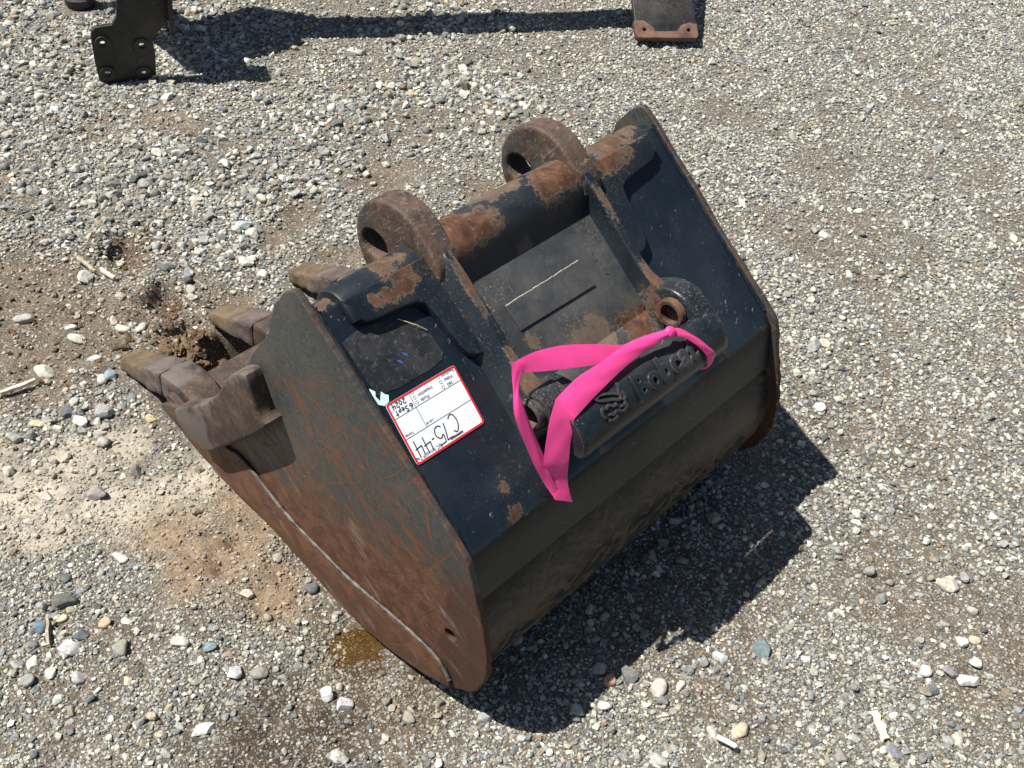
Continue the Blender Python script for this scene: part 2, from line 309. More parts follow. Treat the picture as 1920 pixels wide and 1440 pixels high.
def catmull(pts, n=6, closed=False):
    p = np.array(pts, float); k = len(p); out = []
    rng = range(k) if closed else range(k-1)
    for i in rng:
        g = (lambda j: p[j % k]) if closed else (lambda j: p[min(max(j, 0), k-1)])
        a, b, c, d = g(i-1), g(i), g(i+1), g(i+2)
        for j in range(n):
            t = j/n; out.append(0.5*((2*b)+(c-a)*t+(2*a-5*b+4*c-d)*t*t+(3*b-a-3*c+d)*t**3))
    if not closed: out.append(p[-1])
    return np.array(out)
def loft(rings, cap=True):
    n = len(rings[0]); vs = [v for r in rings for v in r]; fs = []
    for i in range(len(rings)-1):
        for j in range(n):
            a, b = i*n+j, i*n+(j+1) % n; fs.append((a, b, b+n, a+n))
    if cap: fs += [tuple(range(n)), tuple(range((len(rings)-1)*n, len(rings)*n))]
    return mesh(vs, fs)
def extr(loops, t0, t1, fn, bevel=0.0, seg=2):
    """2D loops (first outer, others holes) extruded from t0 to t1, mapped by fn(u, v, t)"""
    cu = bpy.data.curves.new('c', 'CURVE'); cu.dimensions = '2D'; cu.fill_mode = 'BOTH'
    cu.extrude = max((t1-t0)/2-bevel, 0); cu.bevel_depth = bevel; cu.bevel_resolution = seg; cu.offset = -bevel
    for l in loops:
        sp = cu.splines.new('POLY'); sp.points.add(len(l)-1); sp.use_cyclic_u = True
        for q, (a, b) in zip(sp.points, l): q.co = (a, b, 0, 1)
    return bake(cu, (t0+t1)/2, fn)
def bake(cu, off, fn):
    o = bpy.data.objects.new('tmp', cu); COL.objects.link(o); bpy.context.view_layer.update()
    me = bpy.data.meshes.new_from_object(o.evaluated_get(bpy.context.evaluated_depsgraph_get()))
    bpy.data.objects.remove(o); bpy.data.curves.remove(cu)
    for v in me.vertices: v.co = fn(v.co.x, v.co.y, v.co.z+off)
    bm = bmesh.new(); bm.from_mesh(me); bmesh.ops.remove_doubles(bm, verts=bm.verts, dist=1e-6)
    bmesh.ops.recalc_face_normals(bm, faces=bm.faces); bm.to_mesh(me); bm.free(); return me
def text(body, size, fn, extrude=0.0, offset=0.0, bevel=0.0, align='CENTER', off=0.0, shear=0.0, spacing=1.0):
    cu = bpy.data.curves.new('t', 'FONT'); cu.body = body; cu.size = size; cu.align_x = align; cu.align_y = 'CENTER'
    cu.extrude = extrude; cu.offset = offset; cu.bevel_depth = bevel; cu.bevel_resolution = 2; cu.shear = shear; cu.space_character = spacing; cu.resolution_u = 4
    return bake(cu, off, fn)
def fXZ(u, v, t): return (u, t, v)                                   # profile plane of the bucket, t along its width
def fSH(u, v, t): return tuple(SF(u, t, v))                          # (s, h) profile on the sloping back
def fSY(u, v, t): return tuple(SF(u, v, t))                          # (s, y) outline on the sloping back, t outwards
def arc(cx, cy, r, a0, a1, n=12): return [(cx+r*math.cos(math.radians(a0+(a1-a0)*i/n)), cy+r*math.sin(math.radians(a0+(a1-a0)*i/n))) for i in range(n+1)]
def bent(profile, y0, y1, th, fn, side=1):
    """a plate bent to a 2D profile, thickness th to the given side, from y0 to y1"""
    p = np.array(profile, float); d = np.gradient(p, axis=0); d /= np.linalg.norm(d, axis=1)[:, None]
    q = p+side*th*np.stack([-d[:, 1], d[:, 0]], 1)
    ring = [tuple(v) for v in p]+[tuple(v) for v in q[::-1]]; n = len(p)
    ys = np.linspace(y0, y1, 2); vs = []; fs = []
    for y in ys: vs += [fn(a, b, y) for a, b in ring]
    m = len(ring)
    for j in range(m): fs.append((j, (j+1) % m, (j+1) % m+m, j+m))
    for k in range(n-1):
        fs.append((k, k+1, m-2-k, m-1-k)); fs.append((k+m, k+1+m, m-2-k+m, m-1-k+m))
    return mesh(vs, fs)
def tube(path, r, n=8, close=False, jit=0.0):
    p = np.array(path, float); rings = []
    d = np.gradient(p, axis=0)
    for i in range(len(p)):
        t = Vector(d[i]).normalized(); a = t.orthogonal().normalized(); b = t.cross(a)
        if i and abs(t.dot(Vector((0, 0, 1)))) < 0.95: a = t.cross(Vector((0, 0, 1))).normalized(); b = t.cross(a)
        elif abs(t.dot(Vector((0, 0, 1)))) < 0.95: a = t.cross(Vector((0, 0, 1))).normalized(); b = t.cross(a)
        rr = r*(1+random.uniform(-jit, jit))
        rings.append([np.array(p[i])+rr*(math.cos(6.2832*k/n)*np.array(a)+math.sin(6.2832*k/n)*np.array(b)) for k in range(n)])
    return loft(rings)

# ------------------------------------------------------------------ ground
def hash2(ix, iy, k):
    v = (ix.astype(np.int64)*374761393+iy.astype(np.int64)*668265263+k*1442695041) & 0xffffffff
    v = ((v ^ (v >> 13))*1274126177) & 0xffffffff
    return ((v ^ (v >> 16)) & 0xffff)/65535.0
def vn(x, y, sc, k=0):
    x = x*sc; y = y*sc; ix = np.floor(x); iy = np.floor(y); fx = x-ix; fy = y-iy
    fx = fx*fx*(3-2*fx); fy = fy*fy*(3-2*fy)
    return (hash2(ix, iy, k)*(1-fx)+hash2(ix+1, iy, k)*fx)*(1-fy)+(hash2(ix, iy+1, k)*(1-fx)+hash2(ix+1, iy+1, k)*fx)*fy-0.5
def fbm(x, y, sc, o=4, k=0):
    r = 0; a = 1.0
    for i in range(o): r = r+a*vn(x, y, sc*2**i, k+i*17); a *= 0.5
    return r
DIRT = [(-1.333, 0.024, 0.16), (-1.192, 0.028, 0.17), (-1.155, -0.077, 0.12), (-1.085, 0.049, 0.10), (-1.411, 0.018, 0.13), (-1.45, -.10, .18), (-1.30, -.15, .16), (-1.135, 0.248, 0.07), (-1.337, 0.245, 0.07), (-0.977, 0.218, 0.09), (-1.127, 0.177, 0.06), (-1.192, 0.565, 0.05), (-1.210, 0.642, 0.06), (-1.215, 0.881, 0.07), (-1.033, 0.593, 0.06), (-0.991, 1.036, 0.06), (-1.060, 0.333, 0.06), (-.93, .12, .06)]
TAN = [(-0.497, -0.110, 0.09), (-0.589, -0.123, 0.07), (-0.510, -0.022, 0.07), (-0.595, -0.006, 0.06), (-0.387, -0.059, 0.06), (-0.497, -0.175, 0.05), (-0.624, 0.039, 0.05)]
SAND = [(-0.681, -0.116, 0.08), (-0.754, -0.158, 0.07), (-0.854, -0.247, 0.1), (-0.683, -0.025, 0.06), (-0.763, -0.257, 0.07), (-0.876, -0.137, 0.06), (-0.834, -0.051, 0.05), (-.95, -.33, .12)]
DAMP = [(-0.222, -0.166, 0.06), (-0.130, -0.177, 0.085), (-0.176, -0.262, 0.11), (-0.135, -0.130, 0.05), (-0.128, -0.250, 0.07), (-0.177, -0.050, 0.035), (-0.089, -0.014, 0.035), (-.05, -.24, .08)]
COARSE = [(-1.610, 0.525, 0.28), (-1.882, 0.392, 0.3), (-1.515, 0.956, 0.22), (-1.384, 0.681, 0.17), (-2.126, 0.959, 0.25), (-1.499, 0.306, 0.16), (-1.527, 1.254, 0.18), (-1.321, 1.368, 0.18), (-1.239, 0.448, 0.12), (-0.936, -0.101, 0.10), (-2.4, .6, .4), (-1.75, 1.6, .2)]
TRACK = [(-1.839,0.252,0.1),(-1.849,0.373,0.1),(-1.820,0.506,0.09),(-1.750,0.651,0.1),(-1.709,0.806,0.1),(-1.685,0.946,0.09),(-1.649,1.104,0.1),(-1.624,1.280,0.09),(-1.586,1.455,0.08),(-1.423,1.581,0.08),(-1.095,0.776,0.05)]
def field(L, x, y):
    wx = x+0.05*fbm(x, y, 9, 3, 91); wy = y+0.05*fbm(x, y, 9, 3, 57); r = np.zeros_like(x)
    for a, b, s in L: r = np.maximum(r, np.exp(-(((wx-a)**2+(wy-b)**2)/(s*s))**1.5))
    return r
def bumpf(x, y, a, b, r, p=2): return np.exp(-(((x-a)**2+(y-b)**2)/(r*r))**(p/2))
def height(x, y):
    far = np.exp(-((x+.8)**2+(y-.8)**2)/6.0)
    h = 0.010*fbm(x, y, 2.2, 3, 3)+0.006*fbm(x, y, 14, 3, 5)
    d = field(DIRT, x, y); t = np.maximum(field(TAN, x, y), field(DAMP, x, y)*.8)
    h = h+d*(0.007*fbm(x, y, 40, 3, 8))-0.010*d
    h = h+t*(0.011*fbm(x, y, 38, 4, 9))
    h = h+0.026*bumpf(x, y, -.50, -.13, .11)+0.010*bumpf(x, y, -.46, -.02, .05)-0.022*bumpf(x+.012*fbm(x, y, 40, 2, 5), y, -.468, -.105, .018)-0.016*bumpf(x, y, -.50, -.06, .016)+.010*bumpf(x, y, -.55, -.15, .035)
    mz = bumpf(x, y, -.90, .165, .13)                                   # churned soil among the teeth
    h = h+0.030*mz+mz*0.045*fbm(x, y, 24, 4, 21)
    wx = x+.02*fbm(x, y, 30, 2, 33); wy = y+.02*fbm(x, y, 30, 2, 44)
    h = h-0.12*bumpf(wx, wy, -.930, .240, .048, 4)-0.060*bumpf(wx, wy, -1.055, .200, .028, 3)-0.06*bumpf(wx, wy, -.905, .165, .030, 3)
    for a, b, k in ((-1.362, .262, .9), (-1.146, .236, .7)):            # prints left by the teeth
        along = (wx-a)*.95+(wy-b)*.3; ac = -(wx-a)*.3+(wy-b)*.95
        pit = np.exp(-(along/.045)**4-(ac/.036)**4)
        slope = np.clip((.05-along)/.10, 0, 1)
        h = h-k*.055*pit*slope+k*.020*bumpf(x, y, a-.055, b-.01, .03)
    h = h-0.012*bumpf(x, y, -.212, -.035, .075, 3)
    # trough the belly of the bucket has settled into
    h = h-0.012*np.exp(-((x+.2)/.25)**4-((y-.375)/.45)**4)-0.004
    return h*np.clip(far*3, 0, 1)
def axis(dense, lo, hi, fine, mid):
    a, b = dense; c = np.concatenate([np.arange(lo, a, mid), np.arange(a, b, fine), np.arange(b, hi+mid, mid)])
    o = np.array([0.1, 0.3, 0.7, 1.5, 3, 6, 12, 22, 40]); return np.concatenate([c[0]-o[::-1], c, c[-1]+o])
gx = axis((-1.5, .0), -3.0, 1.0, .0065, .016); gy = axis((-.5, .65), -1.0, 3.5, .0065, .016)
GX, GY = np.meshgrid(gx, gy, indexing='ij'); gh = height(GX, GY)
nx, ny = GX.shape
vs = np.stack([GX, GY, gh], -1).reshape(-1, 3)
ii = (np.arange(nx-1)[:, None]*ny+np.arange(ny-1)[None, :]).ravel()
quads = np.stack([ii, ii+ny, ii+ny+1, ii+1], 1)
def npmesh(name, V, F, smooth=True):
    me = bpy.data.meshes.new(name); k = F.shape[1]
    me.vertices.add(len(V)); me.vertices.foreach_set('co', V.astype(np.float32).ravel())
    me.loops.add(F.size); me.loops.foreach_set('vertex_index', F.astype(np.int32).ravel())
    me.polygons.add(len(F)); me.polygons.foreach_set('loop_start', np.arange(0, F.size, k, dtype=np.int32))
    if smooth is not None: me.polygons.foreach_set('use_smooth', np.full(len(F), smooth) if isinstance(smooth, bool) else smooth)
    me.update(calc_edges=True); return me
def colattr(me, C):
    a = me.attributes.new('col', 'FLOAT_COLOR', 'POINT'); c = np.ones((len(C), 4), np.float32); c[:, :3] = C; a.data.foreach_set('color', c.ravel())
gm = npmesh('ground', vs, quads)
fx, fy = GX.ravel(), GY.ravel()
def soil(x, y):
    n = fbm(x, y, 6, 4, 71)
    c = np.array((.165, .142, .110))[None]*(1+0.35*n[:, None])
    br = np.clip(n*1.6+.1, 0, 1)[:, None]*.8; c = c*(1-br)+np.array((.125, .096, .064))*br
    for L, k in ((TRACK, (.185, .150, .110)), (DIRT, (.148, .117, .084)), (SAND, (.47, .415, .33)), (TAN, (.275, .200, .128)), (DAMP, (.072, .055, .038))):
        f = field(L, x, y)[:, None]; c = c*(1-f)+np.array(k)*f
    wt = np.maximum(bumpf(x, y, -.20, -.045, .085, 3), .8*bumpf(x, y, -.06, -.03, .07, 3))[:, None]*.8; c = c*(1-wt)+np.array((.085, .058, .028))*wt
    pit = np.maximum(bumpf(x, y, -.90, .19, .11), np.maximum(bumpf(x, y, -1.362, .262, .06), bumpf(x, y, -1.146, .236, .05)))[:, None]
    c = c*(1-pit)+np.array((.105, .070, .042))*pit
    return np.clip(c, 0.02, 1)
colattr(gm, soil(fx, fy))
def bare(x, y): return np.clip(np.maximum(np.maximum(field(DIRT, x, y), .62*field(TRACK, x, y)), np.maximum(field(TAN, x, y)*.97, np.maximum(field(DAMP, x, y)*.86, field(SAND, x, y)*.85))), 0, 1)
ba_ = gm.attributes.new('bare', 'FLOAT_COLOR', 'POINT'); bc_ = np.ones((len(fx), 4), np.float32); bc_[:, :3] = bare(fx, fy)[:, None]; ba_.data.foreach_set('color', bc_.ravel())
def ground_mat():
    g = G('gravelly_soil'); c = g.attr('col')
    v = g.voro(None, 190, 'Color'); vd = g.voro(None, 190); v2 = g.voro(None, 420, 'Color')
    sep = g.t.nodes.new('ShaderNodeSeparateColor'); g.put(sep.inputs[0], v); sp2 = g.t.nodes.new('ShaderNodeSeparateColor'); g.put(sp2.inputs[0], v2)
    n = g.noise(None, 30, 6, 0.7); f = g.noise(None, 300, 4, 0.7)
    col = g.mix(1.0, c, g.mix(g.step(n, .3, .7), (0.72, 0.70, 0.68), (1.25, 1.25, 1.25)), 'MULTIPLY')
    ba = g.attr('bare'); sb = g.t.nodes.new('ShaderNodeSeparateColor'); g.put(sb.inputs[0], ba)
    grit = g.math('MULTIPLY', g.step(g.math('SUBTRACT', sep.outputs[0], g.math('MULTIPLY', sb.outputs[0], 0.45)), 0.36, 0.38), g.step(g.math('SUBTRACT', 0.62, vd), 0.0, 0.12))
    gc = g.mix(g.math('POWER', sep.outputs[1], 1.5), (0.10, 0.098, 0.088), (0.52, 0.49, 0.43))
    col = g.mix(g.math('MULTIPLY', grit, 0.85), col, gc)
    grit2 = g.step(sp2.outputs[0], 0.8, 0.82); col = g.mix(g.math('MULTIPLY', grit2, 0.35), col, (0.5, 0.47, 0.42))
    h = g.math('ADD', g.math('MULTIPLY', grit, 1.3), g.math('ADD', g.math('MULTIPLY', f, 0.9), g.math('MULTIPLY', n, 0.9)))
    return g.fin(col, 0.95, g.bump(h, 0.9, 0.004), 0, 0.15)
ground = obj('ground', gm, ground_mat()); ground['kind'] = 'structure'

# ------------------------------------------------------------------ stones
def ico(sub):
    bm = bmesh.new(); bmesh.ops.create_icosphere(bm, subdivisions=sub, radius=1.0)
    v = np.array([w.co[:] for w in bm.verts]); f = np.array([[w.index for w in q.verts] for q in bm.faces]); bm.free(); return v, f
def stone_shape(V, cuts, jit, rng):
    d = rng.normal(size=(cuts, 3)); d /= np.linalg.norm(d, axis=1)[:, None]; v = V.copy()
    for k in d:
        c = rng.uniform(.46, .82); q = v@k; m = q > c; v[m] -= np.outer(q[m]-c, k)
    v = v*(1+jit*rng.normal(size=(len(v), 1)))
    return v/np.abs(v).max(0)*0.5
V1, F1 = ico(1); V2, F2 = ico(2); V3, F3 = ico(3)
SH1 = [stone_shape(V1, 3, .12, RNG) for _ in range(24)]
SH2 = [stone_shape(V2, 13, .025, RNG) for _ in range(24)]
SH3 = [stone_shape(V2, 5, .13, RNG) for _ in range(16)]
def mat_stone():
    g = G('gravel_stone'); c = g.attr('col'); n = g.noise(None, 130, 5, 0.7); n2 = g.noise(None, 420, 3, 0.7)
    col = g.mix(1.0, c, g.mix(g.step(n, .3, .72), (0.66, 0.66, 0.67), (1.22, 1.21, 1.18)), 'MULTIPLY')
    col = g.mix(g.math('MULTIPLY', g.step(n2, .60, .68), .22), col, (0.6, 0.58, 0.54))
    return g.fin(col, 0.88, g.bump(g.math('ADD', n, g.math('MULTIPLY', n2, .5)), 0.5, 0.002), 0, 0.25)
M_STONE = mat_stone()
PAL = np.array([(.26, .255, .245), (.33, .32, .30), (.41, .395, .36), (.19, .19, .19), (.49, .465, .41), (.58, .555, .50), (.36, .315, .25), (.25, .20, .15), (.185, .20, .215), (.42, .35, .26), (.33, .21, .16), (.12, .12, .12)])
PAL = np.minimum(PAL*1.15*np.array((.965, 1.0, .962)), .68)
PW = np.array([.19, .19, .17, .12, .13, .065, .06, .035, .025, .025, .004, .02]); PW /= PW.sum()
QUAD = np.array([(-2.63, .65), (-.41, -.55), (.68, .57), (-.59, 3.28)])
def inside(x, y, m):
    ok = np.ones(len(x), bool)
    for i in range(4):
        a, b = QUAD[i], QUAD[(i+1) % 4]; e = b-a; n = np.array((-e[1], e[0]))/np.linalg.norm(e)
        ok &= ((x-a[0])*n[0]+(y-a[1])*n[1]) > -m
    return ok
TOOTH_Y = (.062, .273, .484, .688)
def clear(x, y, r):
    """true where nothing of the bucket stands"""
    fz = np.interp(x, (-.80, -.74, -.68, -.53, -.476, -.385, -.299, -.235, -.159, -.08, -.03, 0, .03), (.085, .07, .05, .045, .04, .02, -.01, -.01, -.01, .02, .045, .06, .1))
    foot = (x > -.80-r) & (x < -.0+r) & (y > -.004-r*.8) & (y < .754+r*.8) & (r*1.5 > fz-.008)
    for ty in TOOTH_Y: foot |= (x > -1.03-r) & (x < -.75) & (np.abs(y-ty) < .036+r)
    foot |= (np.hypot(x+2.0, y-.69) < .10) & (r > .012)
    foot |= (np.hypot(x+2.45, y-.81) < .06+r)
    return ~foot
def scatter(cell, d0, d1, prob, rng, margin=.12):
    xs = np.arange(-3.0, 1.1, cell); ys = np.arange(-1.0, 3.7, cell); X, Y = np.meshgrid(xs, ys); X = X.ravel(); Y = Y.ravel()
    X = X+rng.uniform(-.5, .5, len(X))*cell; Y = Y+rng.uniform(-.5, .5, len(Y))*cell
    k = inside(X, Y, margin); X, Y = X[k], Y[k]
    k = rng.random(len(X)) < prob(X, Y); X, Y = X[k], Y[k]
    d = d0*(d1/d0)**(rng.random(len(X))**1.7)
    k = clear(X, Y, d/2); return X[k], Y[k], d[k]
def bare(x, y): return np.clip(np.maximum(field(DIRT, x, y), np.maximum(field(TAN, x, y)*.97, np.maximum(field(DAMP, x, y)*.75, field(SAND, x, y)*.8))), 0, 1)
def patchy(x, y): return np.clip(.80-1.15*fbm(x, y, 6, 4, 71)-.7*fbm(x, y, 2.6, 2, 77)+.5*fbm(x, y, 30, 2, 13), .10, 1)
def depth(x, y): return (x-CAMPOS.x)*fw.x+(y-CAMPOS.y)*fw.y+(0-CAMPOS.z)*fw.z
coarse = lambda x, y: field(COARSE, x, y)*(1-.92*field(TRACK, x, y))
sets = []
near = lambda x, y: depth(x, y) < 2.05
sets.append((1, *scatter(.0054, .0040, .0085, lambda x, y: near(x, y)*.86*patchy(x, y)*(1-.955*bare(x, y)), RNG, .05)))
sets.append((1, *scatter(.0085, .0060, .012, lambda x, y: (~near(x, y))*.88*patchy(x, y)*(1-.85*bare(x, y)), RNG, .05)))
sets.append((1, *scatter(.0125, .0085, .016, lambda x, y: .55*patchy(x, y)*(1-.95*bare(x, y)), RNG)))
sets.append((2, *scatter(.030, .014, .026, lambda x, y: (.17+.12*vn(x, y, 4, 5)+.60*coarse(x, y))*(1-.95*bare(x, y)), RNG, .3)))
sets.append((2, *scatter(.026, .016, .034, lambda x, y: (.95*coarse(x, y))*(1-.97*bare(x, y)), RNG, .3)))
sets.append((2, *scatter(.085, .022, .036, lambda x, y: (.10+.5*coarse(x, y))*(1-.9*bare(x, y)), RNG, .3)))
sets.append((1, *scatter(.011, .005, .011, lambda x, y: .30*np.maximum(field(TAN, x, y), field(SAND, x, y)), RNG, .05)))
NS = sum(len(s[1]) for s in sets); print('stones', [len(s[1]) for s in sets])
def build_stones(name, parts, rng, tint=None):
    VV, FF, CC, SM = [], [], [], []; base = 0
    for kind, X, Y, d in parts:
        SH, F = ((SH1, F1), (SH2, F2), (SH3, F2))[kind-1]
        n = len(X)
        if n == 0: continue
        sh = np.array(SH)[rng.integers(0, len(SH), n)]
        sc = np.stack([d*rng.uniform(.8, 1.3, n), d*rng.uniform(.65, 1.0, n), d*rng.uniform(.42, .8, n)], 1)
        v = sh*sc[:, None, :]
        tx, ty, a = rng.normal(0, .3, n), rng.normal(0, .3, n), rng.uniform(0, 6.283, n)
        def rot(v, ang, i, j):
            c, s = np.cos(ang)[:, None], np.sin(ang)[:, None]; p, q = v[:, :, i].copy(), v[:, :, j].copy()
            v[:, :, i] = c*p-s*q; v[:, :, j] = s*p+c*q
        rot(v, tx, 1, 2); rot(v, ty, 0, 2); rot(v, a, 0, 1)
        z = height(X, Y)+sc[:, 2]*rng.uniform(.05, .42, n)
        v += np.stack([X, Y, z], 1)[:, None, :]
        pw = PW[None].repeat(n, 0)
        c = PAL[rng.choice(len(PAL), n, p=PW)]*rng.uniform(.62, 1.28, (n, 1))
        if tint is not None: c = np.array(tint)[None]*rng.uniform(.6, 1.3, (n, 1))
        else:
            s = np.maximum(field(TAN, X, Y), field(DIRT, X, Y)*.5)[:, None]*.7; c = c*(1-s)+np.array((.32, .21, .12))*s
            s = (field(SAND, X, Y)*.55)[:, None]; c = c*(1-s)+np.array((.50, .42, .31))*s
            s = (field(DAMP, X, Y)*.6)[:, None]; c = c*(1-s*.45)
            s = np.maximum(bumpf(X, Y, -.20, -.045, .075, 3), .7*bumpf(X, Y, -.06, -.03, .06, 3))[:, None]*.65; c = c*(1-s)+np.array((.16, .105, .045))*s
        VV.append(v.reshape(-1, 3)); CC.append(np.repeat(c, sh.shape[1], 0))
        FF.append((F[None]+(np.arange(n)*sh.shape[1])[:, None, None]).reshape(-1, 3)+base); base += n*sh.shape[1]
        SM.append(np.repeat(rng.random(n) < (.18 if kind == 2 else .04), len(F)))
    me = npmesh(name, np.concatenate(VV), np.concatenate(FF), np.concatenate(SM)); colattr(me, np.clip(np.concatenate(CC), .02, .78))
    o = obj(name, me, M_STONE); return o
gravel = build_stones('gravel', sets, RNG); tag(gravel, 'loose grey and white crushed gravel covering the yard', 'gravel', kind='stuff')
# clods of soil turned up by the teeth
rc = np.random.default_rng(5); n = 900
cx = rc.normal(-.93, .075, n); cy = rc.normal(.17, .06, n); cdm = .006+.020*rc.random(n)**2.5
n2 = 260; cx = np.concatenate([cx, rc.normal(-1.36, .05, n2//3), rc.normal(-1.15, .05, n2//3), rc.normal(-1.2, .16, n2)]); cy = np.concatenate([cy, rc.normal(.27, .04, n2//3), rc.normal(.24, .04, n2//3), rc.normal(.05, .10, n2)]); cdm = np.concatenate([cdm, .004+.010*rc.random(len(cx)-n)**2])
k = clear(cx, cy, cdm/2) & (np.hypot(cx+.930, cy-.240) > .046+cdm/2) & (np.hypot(cx+.905, cy-.165) > .02) & (np.hypot(cx+1.055, cy-.2) > .02); clods = build_stones('soil_clods', [(3, cx[k], cy[k], cdm[k])], rc, (.15, .098, .058)); tag(clods, 'crumbly dark brown soil clods turned up in front of the bucket teeth', 'soil', kind='stuff')

